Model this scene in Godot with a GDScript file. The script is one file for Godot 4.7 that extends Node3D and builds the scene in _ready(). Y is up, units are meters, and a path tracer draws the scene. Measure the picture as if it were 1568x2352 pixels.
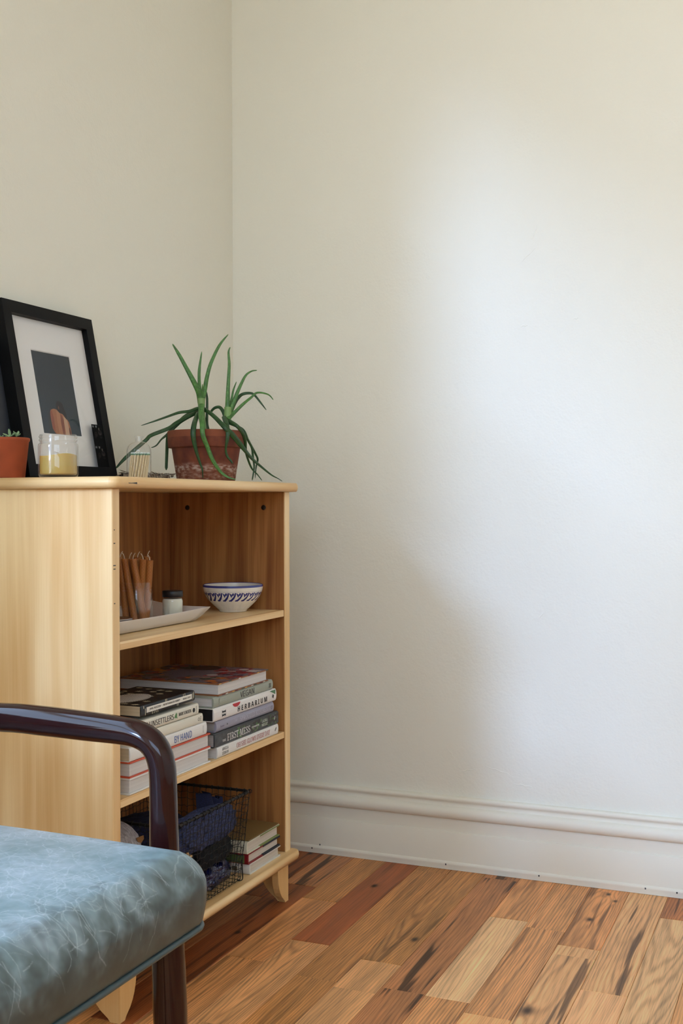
extends Node3D

# ---------------------------------------------------------------- mesh builder
class MB:
	var v := PackedVector3Array()
	var n := PackedVector3Array()
	var uv := PackedVector2Array()
	func tri(a: Vector3, b: Vector3, c: Vector3, na: Vector3, nb: Vector3, nc: Vector3, ua := Vector2.ZERO, ub := Vector2.ZERO, uc := Vector2.ZERO) -> void:
		var cr := (b - a).cross(c - a)
		if cr.length_squared() < 1e-20:
			return
		if cr.dot(na + nb + nc) > 0.0:
			v.append(a); v.append(c); v.append(b)
			n.append(na); n.append(nc); n.append(nb)
			uv.append(ua); uv.append(uc); uv.append(ub)
		else:
			v.append(a); v.append(b); v.append(c)
			n.append(na); n.append(nb); n.append(nc)
			uv.append(ua); uv.append(ub); uv.append(uc)
	func flat(a: Vector3, b: Vector3, c: Vector3, d: Vector3, nn: Vector3, ua := Vector2(0, 0), ub := Vector2(1, 0), uc := Vector2(1, 1), ud := Vector2(0, 1)) -> void:
		tri(a, b, c, nn, nn, nn, ua, ub, uc)
		tri(a, c, d, nn, nn, nn, ua, uc, ud)
	# box with rounded edges; texture v runs along the grain axis, u,v in metres * k + o
	func rbox(c: Vector3, s: Vector3, r: float, seg := 1, grain := 1, k := 1.0, o := Vector2.ZERO, xf := Transform3D.IDENTITY) -> void:
		var h := s * 0.5
		r = minf(r, minf(h.x, minf(h.y, h.z)) * 0.999)
		for ax in 3:
			var a := (ax + 1) % 3
			var b := (ax + 2) % 3
			var la := _steps(h[a], r, seg)
			var lb := _steps(h[b], r, seg)
			for sg in [-1.0, 1.0]:
				var P := []
				var N := []
				var U := []
				for i in la.size():
					for j in lb.size():
						var q := Vector3.ZERO
						q[ax] = sg * h[ax]; q[a] = la[i]; q[b] = lb[j]
						var inn := Vector3(clampf(q.x, -h.x + r, h.x - r), clampf(q.y, -h.y + r, h.y - r), clampf(q.z, -h.z + r, h.z - r))
						var d := (q - inn).normalized()
						var p := inn + d * r + c
						P.append(xf * p); N.append((xf.basis * d).normalized())
						var g := grain
						var w := a if a != g else b
						if g == ax:
							g = b; w = a
						U.append(Vector2(p[w], -p[g]) * k + o)
				var m := lb.size()
				for i in la.size() - 1:
					for j in m - 1:
						var e := [i * m + j, (i + 1) * m + j, (i + 1) * m + j + 1, i * m + j + 1]
						tri(P[e[0]], P[e[1]], P[e[2]], N[e[0]], N[e[1]], N[e[2]], U[e[0]], U[e[1]], U[e[2]])
						tri(P[e[0]], P[e[2]], P[e[3]], N[e[0]], N[e[2]], N[e[3]], U[e[0]], U[e[2]], U[e[3]])
	func _steps(h: float, r: float, seg: int) -> Array:
		var l := []
		for i in seg + 1:
			l.append(-(h - r) - r * tan(PI / 4 * (1.0 - float(i) / seg)))
		for i in seg + 1:
			l.append((h - r) + r * tan(PI / 4 * float(i) / seg))
		return l
	# profile of (radius, height) turned about y at c
	func lathe(prof: Array, seg: int, c := Vector3.ZERO, smooth := true, xf := Transform3D.IDENTITY) -> void:
		var L := [0.0]
		for i in range(1, prof.size()):
			L.append(L[i - 1] + prof[i].distance_to(prof[i - 1]))
		var tot: float = maxf(L[-1], 1e-6)
		var nr := []
		for i in prof.size() - 1:
			var t: Vector2 = (prof[i + 1] - prof[i]).normalized()
			nr.append(Vector2(t.y, -t.x))
		for i in prof.size() - 1:
			var n0: Vector2 = nr[i]
			var n1: Vector2 = nr[i]
			if smooth:
				if i > 0 and nr[i - 1].dot(nr[i]) > 0.6:
					n0 = (nr[i - 1] + nr[i]).normalized()
				if i < nr.size() - 1 and nr[i + 1].dot(nr[i]) > 0.6:
					n1 = (nr[i + 1] + nr[i]).normalized()
			for j in seg:
				var t0 := TAU * j / seg
				var t1 := TAU * (j + 1) / seg
				var d0 := Vector3(cos(t0), 0, sin(t0))
				var d1 := Vector3(cos(t1), 0, sin(t1))
				var A: Vector3 = xf * (c + d0 * prof[i].x + Vector3.UP * prof[i].y)
				var B: Vector3 = xf * (c + d1 * prof[i].x + Vector3.UP * prof[i].y)
				var C: Vector3 = xf * (c + d1 * prof[i + 1].x + Vector3.UP * prof[i + 1].y)
				var D: Vector3 = xf * (c + d0 * prof[i + 1].x + Vector3.UP * prof[i + 1].y)
				var na := xf.basis * (d0 * n0.x + Vector3.UP * n0.y)
				var nb := xf.basis * (d1 * n0.x + Vector3.UP * n0.y)
				var nc := xf.basis * (d1 * n1.x + Vector3.UP * n1.y)
				var nd := xf.basis * (d0 * n1.x + Vector3.UP * n1.y)
				var u0 := float(j) / seg
				var u1 := float(j + 1) / seg
				tri(A, B, C, na, nb, nc, Vector2(u0, L[i] / tot), Vector2(u1, L[i] / tot), Vector2(u1, L[i + 1] / tot))
				tri(A, C, D, na, nc, nd, Vector2(u0, L[i] / tot), Vector2(u1, L[i + 1] / tot), Vector2(u0, L[i + 1] / tot))
	# swept tube; flat < 1 thins the section, face = the way its broad side looks
	func tube(pts: Array, rad: Array, seg := 8, flat_k := 1.0, face := Vector3.ZERO, caps := true) -> void:
		var m := pts.size()
		var rings := []
		var norms := []
		var side := Vector3.ZERO
		var dist := 0.0
		var ds := []
		for i in m:
			if i > 0:
				dist += pts[i].distance_to(pts[i - 1])
			ds.append(dist)
			var t: Vector3 = (pts[mini(i + 1, m - 1)] - pts[maxi(i - 1, 0)]).normalized()
			if face != Vector3.ZERO:
				side = t.cross(face)
				if side.length() < 0.05:
					side = t.cross(Vector3(0.1, 1, 0.2))
			elif i == 0:
				side = t.cross(Vector3.UP if absf(t.y) < 0.9 else Vector3.RIGHT)
			else:
				side = side - t * side.dot(t)
			side = side.normalized()
			var up := side.cross(t).normalized()
			var rp := []
			var rn := []
			for j in seg + 1:
				var an := TAU * j / seg
				rp.append(pts[i] + side * cos(an) * rad[i] + up * sin(an) * rad[i] * flat_k)
				rn.append((side * cos(an) * flat_k + up * sin(an)).normalized())
			rings.append(rp); norms.append(rn)
		for i in m - 1:
			for j in seg:
				var u0 := float(j) / seg
				var u1 := float(j + 1) / seg
				tri(rings[i][j], rings[i][j + 1], rings[i + 1][j + 1], norms[i][j], norms[i][j + 1], norms[i + 1][j + 1], Vector2(u0, ds[i]), Vector2(u1, ds[i]), Vector2(u1, ds[i + 1]))
				tri(rings[i][j], rings[i + 1][j + 1], rings[i + 1][j], norms[i][j], norms[i + 1][j + 1], norms[i + 1][j], Vector2(u0, ds[i]), Vector2(u1, ds[i + 1]), Vector2(u0, ds[i + 1]))
		if caps:
			for e in [0, m - 1]:
				var nn: Vector3 = (pts[0] - pts[1]).normalized() if e == 0 else (pts[m - 1] - pts[m - 2]).normalized()
				for j in seg:
					tri(pts[e], rings[e][j], rings[e][j + 1], nn, nn, nn)
	# rows of points (all equally long); normals from neighbours, turned to look away from c
	func grid(rows: Array, wrap: bool, c: Vector3, uvk := Vector2(1, 1), uvs := []) -> void:
		var R := rows.size()
		var K: int = rows[0].size()
		var N := []
		for i in R:
			var nr := []
			for j in K:
				var jm: int = (j - 1 + K) % K if wrap else maxi(j - 1, 0)
				var jp: int = (j + 1) % K if wrap else mini(j + 1, K - 1)
				var du: Vector3 = rows[i][jp] - rows[i][jm]
				var dv: Vector3 = rows[mini(i + 1, R - 1)][j] - rows[maxi(i - 1, 0)][j]
				var nn := du.cross(dv)
				if nn.length() < 1e-14:
					nn = rows[i][j] - c
				nn = nn.normalized()
				if nn.dot(rows[i][j] - c) < 0:
					nn = -nn
				nr.append(nn)
			N.append(nr)
		var KK := K if wrap else K - 1
		for i in R - 1:
			for j in KK:
				var jp := (j + 1) % K
				var ua := Vector2(float(j) / KK, float(i) / (R - 1)) * uvk
				var ub := Vector2(float(j + 1) / KK, float(i) / (R - 1)) * uvk
				var uc := Vector2(float(j + 1) / KK, float(i + 1) / (R - 1)) * uvk
				var ud := Vector2(float(j) / KK, float(i + 1) / (R - 1)) * uvk
				if uvs.size():
					ua = uvs[i][j]; ub = uvs[i][jp]; uc = uvs[i + 1][jp]; ud = uvs[i + 1][j]
				tri(rows[i][j], rows[i][jp], rows[i + 1][jp], N[i][j], N[i][jp], N[i + 1][jp], ua, ub, uc)
				tri(rows[i][j], rows[i + 1][jp], rows[i + 1][j], N[i][j], N[i + 1][jp], N[i + 1][j], ua, uc, ud)
	# closed outline (x, y) pushed along z by depth d (from z = 0 to -d), optional uv = xy
	func prism(poly: PackedVector2Array, d: float, xf := Transform3D.IDENTITY) -> void:
		var idx := Geometry2D.triangulate_polygon(poly)
		for zz in [0.0, -d]:
			var nn := xf.basis * Vector3(0, 0, 1.0 if zz == 0.0 else -1.0)
			for t in idx.size() / 3:
				var q := []
				for e in 3:
					var p: Vector2 = poly[idx[t * 3 + e]]
					q.append(p)
				tri(xf * Vector3(q[0].x, q[0].y, zz), xf * Vector3(q[1].x, q[1].y, zz), xf * Vector3(q[2].x, q[2].y, zz), nn, nn, nn, q[0], q[1], q[2])
		var cen := Vector2.ZERO
		for p in poly:
			cen += p / poly.size()
		for i in poly.size():
			var p: Vector2 = poly[i]
			var q: Vector2 = poly[(i + 1) % poly.size()]
			var e := (q - p).normalized()
			var on := Vector2(e.y, -e.x)
			if Geometry2D.is_point_in_polygon((p + q) * 0.5 + on * 1e-5, poly):
				on = -on
			flat(xf * Vector3(p.x, p.y, 0), xf * Vector3(q.x, q.y, 0), xf * Vector3(q.x, q.y, -d), xf * Vector3(p.x, p.y, -d), xf.basis * Vector3(on.x, on.y, 0), p, q, q + Vector2(d, 0), p + Vector2(d, 0))
	func mesh() -> ArrayMesh:
		var a := []
		a.resize(Mesh.ARRAY_MAX)
		a[Mesh.ARRAY_VERTEX] = v
		a[Mesh.ARRAY_NORMAL] = n
		a[Mesh.ARRAY_TEX_UV] = uv
		var m := ArrayMesh.new()
		m.add_surface_from_arrays(Mesh.PRIMITIVE_TRIANGLES, a)
		return m

# ---------------------------------------------------------------- scene helpers
var used := {}
var M := {}
var rng := RandomNumberGenerator.new()

func numbered(s: String) -> String:
	if not used.has(s):
		used[s] = 0
		return s
	used[s] += 1
	return "%s_%03d" % [s, used[s]]

func part(called: String, mb, mat: Material, parent: Node) -> MeshInstance3D:
	var o := MeshInstance3D.new()
	o.name = called
	o.mesh = mb.mesh() if mb is MB else mb
	o.material_override = mat
	o.cast_shadow = GeometryInstance3D.SHADOW_CASTING_SETTING_ON
	parent.add_child(o, true)
	return o

func thing(called: String, label: String, category: String, at := Vector3.ZERO, group := "") -> Node3D:
	var o := Node3D.new()
	o.name = numbered(called)
	add_child(o, true)
	o.position = at
	o.set_meta("label", label)
	o.set_meta("category", category)
	if group:
		o.set_meta("group", group)
	return o

func struct(called: String, mb, mat: Material, label: String, category: String) -> MeshInstance3D:
	var o := part(called, mb, mat, self)
	o.set_meta("kind", "structure")
	o.set_meta("label", label)
	o.set_meta("category", category)
	return o

func solid(c: Color, rough := 0.6, metal := 0.0, spec := 0.5) -> StandardMaterial3D:
	var m := StandardMaterial3D.new()
	m.albedo_color = c
	m.roughness = rough
	m.metallic = metal
	m.metallic_specular = spec
	return m

func rgb(r: int, g: int, b: int) -> Color:
	return Color8(r, g, b)

func textured(img: Image, rough := 0.6, tint := Color.WHITE, spec := 0.5) -> StandardMaterial3D:
	var m := solid(tint, rough, 0.0, spec)
	m.albedo_texture = ImageTexture.create_from_image(img)
	return m

func noise(sd: int, freq: float, oct := 3, type := FastNoiseLite.TYPE_SIMPLEX_SMOOTH) -> FastNoiseLite:
	var f := FastNoiseLite.new()
	f.seed = sd
	f.frequency = freq
	f.noise_type = type
	f.fractal_octaves = oct
	return f

func glass(tint: Color, a := 0.08) -> StandardMaterial3D:
	var m := StandardMaterial3D.new()
	m.transparency = BaseMaterial3D.TRANSPARENCY_ALPHA
	m.albedo_color = Color(tint.r, tint.g, tint.b, a)
	m.roughness = 0.02
	m.metallic_specular = 0.5
	return m

func smooth_path(p: Array, sub: int) -> Array:
	var o := []
	for i in p.size() - 1:
		var a: Vector3 = p[maxi(i - 1, 0)]
		var b: Vector3 = p[i]
		var c: Vector3 = p[i + 1]
		var d: Vector3 = p[mini(i + 2, p.size() - 1)]
		for k in sub:
			o.append(b.cubic_interpolate(c, a, d, float(k) / sub))
	o.append(p[-1])
	return o

func lerp_list(l: Array, t: float) -> float:
	var x := t * (l.size() - 1)
	var i := mini(int(x), l.size() - 2)
	return lerpf(l[i], l[i + 1], x - i)

# flat lettering that lies on a surface: reads along right, stands along up
func lettering(parent: Node, called: String, s: String, face: String, weight: int, mat: Material, centre: Vector3, w: float, h: float, right := Vector3(0, 0, -1), up := Vector3(0, 1, 0)) -> void:
	var f := SystemFont.new()
	f.font_names = PackedStringArray([face])
	f.font_weight = weight
	var t := TextMesh.new()
	t.font = f
	t.text = s
	t.font_size = 32
	t.pixel_size = 0.01
	t.depth = 0.004
	t.curve_step = 2.0
	var bb := t.get_aabb()
	if bb.size.x < 1e-4:
		return
	var o := MeshInstance3D.new()
	o.name = called
	o.mesh = t
	o.material_override = mat
	var sx := w / bb.size.x
	var sy := h / bb.size.y
	var nz := right.cross(up)
	var b := Basis(right * sx, up * sy, nz * 0.05)
	o.transform = Transform3D(b, centre - b * (bb.position + bb.size * 0.5))
	parent.add_child(o, true)

# ---------------------------------------------------------------- textures
func img_from(w: int, h: int, d: PackedByteArray) -> Image:
	return Image.create_from_data(w, h, false, Image.FORMAT_RGB8, d)

# eight strips of oak, 128 x 1024 pixels each = 83 mm x 0.66 m; sty = [tone, contrast, cathedral, streak, [knots v], redness]
func oak_atlas(sd: int, sty: Array) -> Image:
	var d := PackedByteArray()
	d.resize(1024 * 1024 * 3)
	var warp := noise(sd, 0.006, 3)
	var fine := noise(sd + 1, 0.09, 2)
	var pore := noise(sd + 2, 0.28, 1)
	var mott := noise(sd + 3, 0.012, 3)
	for s in 8:
		var st: Array = sty[s]
		var tone: Color = st[0]
		var cx := 64.0 + 40.0 * sin(s * 2.3 + sd)
		for y in 1024:
			for xi in 128:
				var x := s * 128 + xi
				var fx := float(xi)
				var wv := warp.get_noise_2d(x * 0.9 + s * 400.0, y * 0.075)
				var kd := 0.0
				var kx := 0.0
				for k in st[4]:
					var ky: float = k.y * 1024.0
					var dx: float = fx - k.x * 128.0
					var dy := (y - ky) * 0.6
					var r2 := dx * dx + dy * dy
					kx += 34.0 * exp(-r2 / 900.0) * signf(dx + 0.01)
					kd += exp(-r2 / (34.0 * k.z))
				var cen := fx - cx
				var q: float = cen * 0.26 * (1.0 - 0.6 * st[2]) + wv * 9.0 + kx * 0.06
				if st[2] > 0.0:
					q += st[2] * (cen * cen * 0.0032 + y * 0.014 + wv * 1.5)
				var ring := 0.5 + 0.5 * sin(q * 2.6)
				ring = pow(ring, 2.6)
				var f := fine.get_noise_2d(x * 1.0, y * 0.022)
				var p := pore.get_noise_2d(x * 1.2, y * 0.03)
				var mo := mott.get_noise_2d(x * 1.2 + 77.0 * s, y * 0.09)
				var g: float = 1.0 - st[1] * (0.19 * ring + 0.22 * maxf(p, 0.0)) + f * 0.06 + mo * 0.14
				var sk: float = smoothstep(0.28, 0.5, mott.get_noise_2d(x * 2.0 + 300.0, y * 0.08 + 900.0)) * st[3]
				g *= 1.0 - 0.55 * sk
				g *= 1.0 - 0.72 * clampf(kd, 0.0, 1.0)
				var red: float = 0.30 + 0.45 * st[5] + 0.05 * mo + 0.10 * ring * st[1] + 0.12 * sk + 0.10 * kd
				var o := (y * 1024 + x) * 3
				d[o] = clampi(int(tone.r8 * g * (1.0 + red * 0.14)), 0, 255)
				d[o + 1] = clampi(int(tone.g8 * g * (1.0 - red * 0.10)), 0, 255)
				d[o + 2] = clampi(int(tone.b8 * g * (1.0 - red * 0.24)), 0, 255)
	return img_from(1024, 1024, d)

# honey rubberwood glued up from vertical staves; 1 repeat = 1 m
func stave_wood(sd: int, a: Color, b: Color, stave: int, contrast: float) -> Image:
	var w := 1024
	var d := PackedByteArray()
	d.resize(w * w * 3)
	var warp := noise(sd, 0.006, 3)
	var fine := noise(sd + 1, 0.2, 2)
	var big := noise(sd + 2, 0.012, 2)
	var r := RandomNumberGenerator.new()
	r.seed = sd
	var edges := [0]
	while edges[-1] < w:
		edges.append(edges[-1] + stave + r.randi_range(-stave / 3, stave / 3))
	var tones := []
	for i in edges.size():
		tones.append(r.randf())
	for x in w:
		var k := 0
		while k < edges.size() - 1 and x >= edges[k + 1]:
			k += 1
		var seam: bool = x == edges[k]
		for y in w:
			var wv := warp.get_noise_2d(x * 0.8 + k * 900.0, y * 0.10)
			var ring := 0.5 + 0.5 * sin((x - edges[k]) * 0.22 + wv * 9.0 + tones[k] * 9.0)
			var f := fine.get_noise_2d(x, y * 0.02)
			var bg := big.get_noise_2d(x + k * 500.0, y * 0.12)
			var t := clampf(0.5 + (tones[k] - 0.5) * 0.6 + bg * 0.6 + (pow(ring, 2.0) - 0.35) * contrast + f * contrast * 0.8 + (0.10 if seam else 0.0), 0.0, 1.0)
			var c := a.lerp(b, t)
			var o := (y * w + x) * 3
			d[o] = c.r8; d[o + 1] = c.g8; d[o + 2] = c.b8
	return img_from(w, w, d)

func height_normal(sd: int, f1: float, f2: float, f3: float, a2: float, a3: float, strength: float, size := 512) -> ImageTexture:
	var n1 := noise(sd, f1, 3).get_seamless_image(size, size)
	var n2 := noise(sd + 1, f2, 2).get_seamless_image(size, size)
	var n3 := noise(sd + 2, f3, 2).get_seamless_image(size, size)
	var h := PackedByteArray()
	h.resize(size * size)
	var d1 := n1.get_data()
	var d2 := n2.get_data()
	var d3 := n3.get_data()
	for i in size * size:
		h[i] = clampi(int((d1[i] * 1.0 + d2[i] * a2 + d3[i] * a3) / (1.0 + a2 + a3)), 0, 255)
	var im := Image.create_from_data(size, size, false, Image.FORMAT_L8, h)
	im.convert(Image.FORMAT_RGBA8)
	im.bump_map_to_normal_map(strength)
	return ImageTexture.create_from_image(im)

func line(im: Image, a: Vector2, b: Vector2, c: Color, k: float, wid := 0.7) -> void:
	var L := int(a.distance_to(b)) + 1
	var w := im.get_width()
	var h := im.get_height()
	for i in L + 1:
		var p := a.lerp(b, float(i) / L)
		for dx in range(-2, 3):
			for dy in range(-2, 3):
				var q := Vector2(floor(p.x) + dx, floor(p.y) + dy)
				var f := clampf(1.2 - q.distance_to(p) / wid, 0.0, 1.0) * k
				if f > 0.0:
					var X := posmod(int(q.x), w)
					var Y := posmod(int(q.y), h)
					im.set_pixel(X, Y, im.get_pixel(X, Y).lerp(c, f))

func disc(im: Image, c: Vector2, rx: float, ry: float, col: Color, k := 1.0) -> void:
	for y in range(maxi(int(c.y - ry), 0), mini(int(c.y + ry) + 1, im.get_height())):
		for x in range(maxi(int(c.x - rx), 0), mini(int(c.x + rx) + 1, im.get_width())):
			var q := Vector2((x + 0.5 - c.x) / rx, (y + 0.5 - c.y) / ry).length()
			if q < 1.0:
				im.set_pixel(x, y, im.get_pixel(x, y).lerp(col, k * clampf((1.0 - q) * minf(rx, ry), 0.0, 1.0)))

func poly(im: Image, pts: Array, col: Color, k := 1.0) -> void:
	var pk := PackedVector2Array(pts)
	var lo := Vector2(1e9, 1e9)
	var hi := -lo
	for p in pts:
		lo = lo.min(p); hi = hi.max(p)
	for y in range(maxi(int(lo.y), 0), mini(int(hi.y) + 1, im.get_height())):
		for x in range(maxi(int(lo.x), 0), mini(int(hi.x) + 1, im.get_width())):
			if Geometry2D.is_point_in_polygon(Vector2(x + 0.5, y + 0.5), pk):
				im.set_pixel(x, y, im.get_pixel(x, y).lerp(col, k))

func blank(w: int, h: int, c: Color) -> Image:
	var im := Image.create(w, h, false, Image.FORMAT_RGB8)
	im.fill(c)
	return im

func grained(im: Image, sd: int, amp: float, f := 0.4) -> Image:
	var nz := noise(sd, f, 2)
	for y in im.get_height():
		for x in im.get_width():
			var c := im.get_pixel(x, y)
			var k := 1.0 + amp * nz.get_noise_2d(x, y)
			im.set_pixel(x, y, Color(c.r * k, c.g * k, c.b * k))
	return im

func page_edge(c: Color, sd: int) -> Image:
	var im := blank(32, 128, c)
	var r := RandomNumberGenerator.new()
	r.seed = sd
	for y in 128:
		var k := 1.0 - r.randf() * 0.10 - (0.10 if r.randf() < 0.08 else 0.0)
		for x in 32:
			im.set_pixel(x, y, Color(c.r * k, c.g * k, c.b * k))
	return im

# ---------------------------------------------------------------- scene
func _ready() -> void:
	rng.seed = 7
	camera_and_light()
	materials()
	room()
	floor_boards()
	baseboard()
	bookcase()
	armchair()
	picture_frame()
	top_things()
	aloe()
	shelf_one()
	book_piles()
	lower_shelf()

func camera_and_light() -> void:
	var cam := Camera3D.new()
	cam.name = "camera"
	var yaw := 0.39888
	var pit := -0.00583
	var rol := -0.00302
	var r := Vector3(cos(yaw), 0, -sin(yaw))
	var f := Vector3(-sin(yaw), 0, -cos(yaw))
	var ff := f * cos(pit) + Vector3.UP * sin(pit)
	var uu := Vector3.UP * cos(pit) - f * sin(pit)
	var rr := r * cos(rol) + uu * sin(rol)
	uu = uu * cos(rol) - r * sin(rol)
	cam.transform = Transform3D(Basis(rr, uu, -ff), Vector3(1.4132, 0.87, 2.635))
	cam.fov = rad_to_deg(2.0 * atan(1176.0 / 2643.934))
	cam.near = 0.02
	add_child(cam)
	cam.current = true
	var e := Environment.new()
	e.background_mode = Environment.BG_SKY
	var sk := Sky.new()
	var pm := ProceduralSkyMaterial.new()
	pm.sky_top_color = Color(0.74, 0.86, 1.0)
	pm.sky_horizon_color = Color(0.935, 0.95, 0.97)
	pm.ground_horizon_color = Color(0.85, 0.84, 0.82)
	pm.ground_bottom_color = Color(0.72, 0.715, 0.69)
	pm.sky_energy_multiplier = 1.0
	pm.energy_multiplier = SKY_E
	sk.sky_material = pm
	e.sky = sk
	e.tonemap_mode = Environment.TONE_MAPPER_LINEAR
	e.tonemap_exposure = EXPOSURE
	e.sdfgi_enabled = true
	e.ssao_enabled = true
	e.ssil_enabled = true
	var we := WorldEnvironment.new()
	we.name = "surroundings"
	we.environment = e
	add_child(we)
	# the bright gap of hazy sky that shines in through the window on the left
	var sun := DirectionalLight3D.new()
	sun.name = "hazy_sun"
	sun.light_color = SUN_C
	sun.light_energy = SUN_E
	sun.light_angular_distance = SUN_A
	sun.shadow_enabled = true
	add_child(sun)
	sun.look_at_from_position(Vector3.ZERO, SUN_D)

const SKY_E := 10.6
const EXPOSURE := 0.65
const SUN_C := Color(0.68, 0.80, 1.0)
const SUN_E := 0.97
const SUN_A := 9.0
const SUN_D := Vector3(0.37, -0.36, -1.0)

func materials() -> void:
	var wall := solid(rgb(236, 234, 221), 0.55, 0.0, 0.3)
	wall.normal_enabled = true
	wall.normal_texture = height_normal(5, 0.008, 0.05, 0.16, 0.5, 0.35, 5.0)
	wall.normal_scale = 0.2
	wall.uv1_triplanar = true
	wall.uv1_world_triplanar = true
	wall.uv1_scale = Vector3(1.7, 1.7, 1.7)
	M.wall = wall
	M.plaster = solid(rgb(236, 234, 221), 0.6)
	M.white_paint = solid(rgb(236, 231, 216), 0.5, 0.0, 0.3)
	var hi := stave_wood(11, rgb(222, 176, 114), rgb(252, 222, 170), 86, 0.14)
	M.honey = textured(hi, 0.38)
	var hi2 := stave_wood(23, rgb(122, 72, 36), rgb(176, 122, 70), 300, 0.34)  # same honey wood, darkened so its colour carries the shade inside the bays
	M.honey_shaded = textured(hi2, 0.45)
	M.honey_edge = textured(hi, 0.4, Color(0.97, 0.92, 0.84))
	M.scuff = solid(rgb(70, 70, 72), 0.8)
	M.screw = solid(rgb(52, 44, 38), 0.45, 0.3)
	M.black_frame = solid(rgb(9, 9, 10), 0.5, 0.0, 0.28)
	M.paper = solid(rgb(228, 226, 224), 0.8)
	M.ink = solid(rgb(26, 26, 28), 0.7)
	M.mahogany = solid(rgb(38, 9, 11), 0.1, 0.0, 0.44)
	M.clear = glass(Color(0.5, 0.56, 0.54), 0.012)
	M.pane = glass(Color(0.5, 0.5, 0.5), 0.006)
	M.pane.metallic_specular = 0.32
	M.wire = solid(rgb(40, 38, 36), 0.45, 0.6)

# ---------------------------------------------------------------- the setting
func box(lo: Vector3, hi: Vector3, r := 0.0, mb: MB = null) -> MB:
	if mb == null:
		mb = MB.new()
	mb.rbox((lo + hi) * 0.5, hi - lo, maxf(r, 0.0005), 1)
	return mb

func room() -> void:
	var X := 3.8
	var Z := 4.3
	var H := 2.75
	var wb := struct("wall_back", box(Vector3(-0.25, 0, -0.2), Vector3(X + 0.2, H, 0)), M.wall, "cream painted plaster wall behind the baseboard, lit by a soft patch of daylight", "wall")
	# left wall with the window opening, out of view beyond the armchair
	var w := box(Vector3(-0.25, 0, 0), Vector3(0, H, WZ0))
	box(Vector3(-0.25, 0, WZ1), Vector3(0, H, Z), 0, w)
	box(Vector3(-0.25, 0, WZ0), Vector3(0, WY0, WZ1), 0, w)
	box(Vector3(-0.25, WY1, WZ0), Vector3(0, H, WZ1), 0, w)
	struct("wall_left", w, M.wall, "cream painted plaster wall behind the picture frame and the bookcase", "wall")
	struct("wall_right", box(Vector3(X, 0, 0), Vector3(X + 0.2, H, Z)), M.wall, "plain cream wall opposite the bookcase, outside the picture", "wall")
	# near wall with an added opening that lets in fill light
	var q := box(Vector3(-0.25, 0, Z), Vector3(NX0, H, Z + 0.2))
	box(Vector3(NX1, 0, Z), Vector3(X + 0.2, H, Z + 0.2), 0, q)
	box(Vector3(NX0, 0, Z), Vector3(NX1, NY0, Z + 0.2), 0, q)
	box(Vector3(NX0, NY1, Z), Vector3(NX1, H, Z + 0.2), 0, q)
	struct("wall_near", q, M.wall, "plain cream wall behind the camera with an added window opening", "wall")
	# cracks and ridges under the paint
	for rg in [[0.775, 1.45, 0.7, 0.055], [0.79, 1.50, 1.2, 0.04], [0.765, 1.286, 0.05, 0.022], [0.885, 1.295, 0.1, 0.014], [0.805, 0.615, 0.9, 0.022], [0.70, 0.245, -0.25, 0.06], [0.76, 0.215, -0.1, 0.05], [0.585, 0.275, -0.9, 0.03], [0.63, 0.24, 0.2, 0.04], [1.02, 0.30, 1.3, 0.03]]:
		var pts := []
		for i in 9:
			var k := i / 8.0 - 0.5
			pts.append(Vector3(rg[0] + cos(rg[2]) * k * rg[3] + 0.0016 * sin(i * 2.3 + rg[0] * 40.0), rg[1] + sin(rg[2]) * k * rg[3] + 0.0014 * cos(i * 1.9), 0.0))
		var mb := MB.new()
		mb.tube(pts, [0.0001, 0.0008, 0.0011, 0.0013, 0.0012, 0.0013, 0.0010, 0.0007, 0.0001], 8, 0.5, Vector3(0, 0, 1))
		part("plaster_ridge", mb, M.plaster, wb)
	struct("ceiling", box(Vector3(-0.25, H, -0.2), Vector3(X + 0.2, H + 0.15, Z + 0.2)), solid(rgb(240, 238, 232), 0.8), "white ceiling above the room, outside the picture", "ceiling")
	# window joinery
	var fr := MB.new()
	for z in [WZ0, WZ1]:
		fr.rbox(Vector3(-0.12, (WY0 + WY1) / 2, z + (0.02 if z == WZ0 else -0.02)), Vector3(0.05, WY1 - WY0, 0.04), 0.003)
	for y in [WY0 + 0.02, WY1 - 0.02, (WY0 + WY1) / 2]:
		fr.rbox(Vector3(-0.12, y, (WZ0 + WZ1) / 2), Vector3(0.05, 0.04, WZ1 - WZ0 - 0.08), 0.003)
	var wn := struct("window_1", fr, M.white_paint, "white sash window in the left wall, outside the picture", "window")
	part("pane", box(Vector3(-0.122, WY0 + 0.04, WZ0 + 0.04), Vector3(-0.118, WY1 - 0.04, WZ1 - 0.04)), M.pane, wn)
	var f2 := MB.new()  # joinery of the unseen window added to brighten the room
	for x in [NX0 + 0.02, NX1 - 0.02, (NX0 + NX1) / 2]:
		f2.rbox(Vector3(x, (NY0 + NY1) / 2, Z + 0.1), Vector3(0.04, NY1 - NY0, 0.05), 0.003)
	for y in [NY0 + 0.02, NY1 - 0.02]:
		f2.rbox(Vector3((NX0 + NX1) / 2, y, Z + 0.1), Vector3(NX1 - NX0 - 0.04, 0.04, 0.05), 0.003)
	var w2 := struct("window_2", f2, M.white_paint, "white window added in the near wall behind the camera for fill light", "window")
	part("pane", box(Vector3(NX0 + 0.04, NY0 + 0.04, Z + 0.098), Vector3(NX1 - 0.04, NY1 - 0.04, Z + 0.102)), M.pane, w2)

const WZ0 := 1.48
const WZ1 := 4.2
const WY0 := 0.70
const WY1 := 2.55
const NX0 := 0.9
const NX1 := 3.4
const NY0 := 1.5
const NY1 := 2.6

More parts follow.
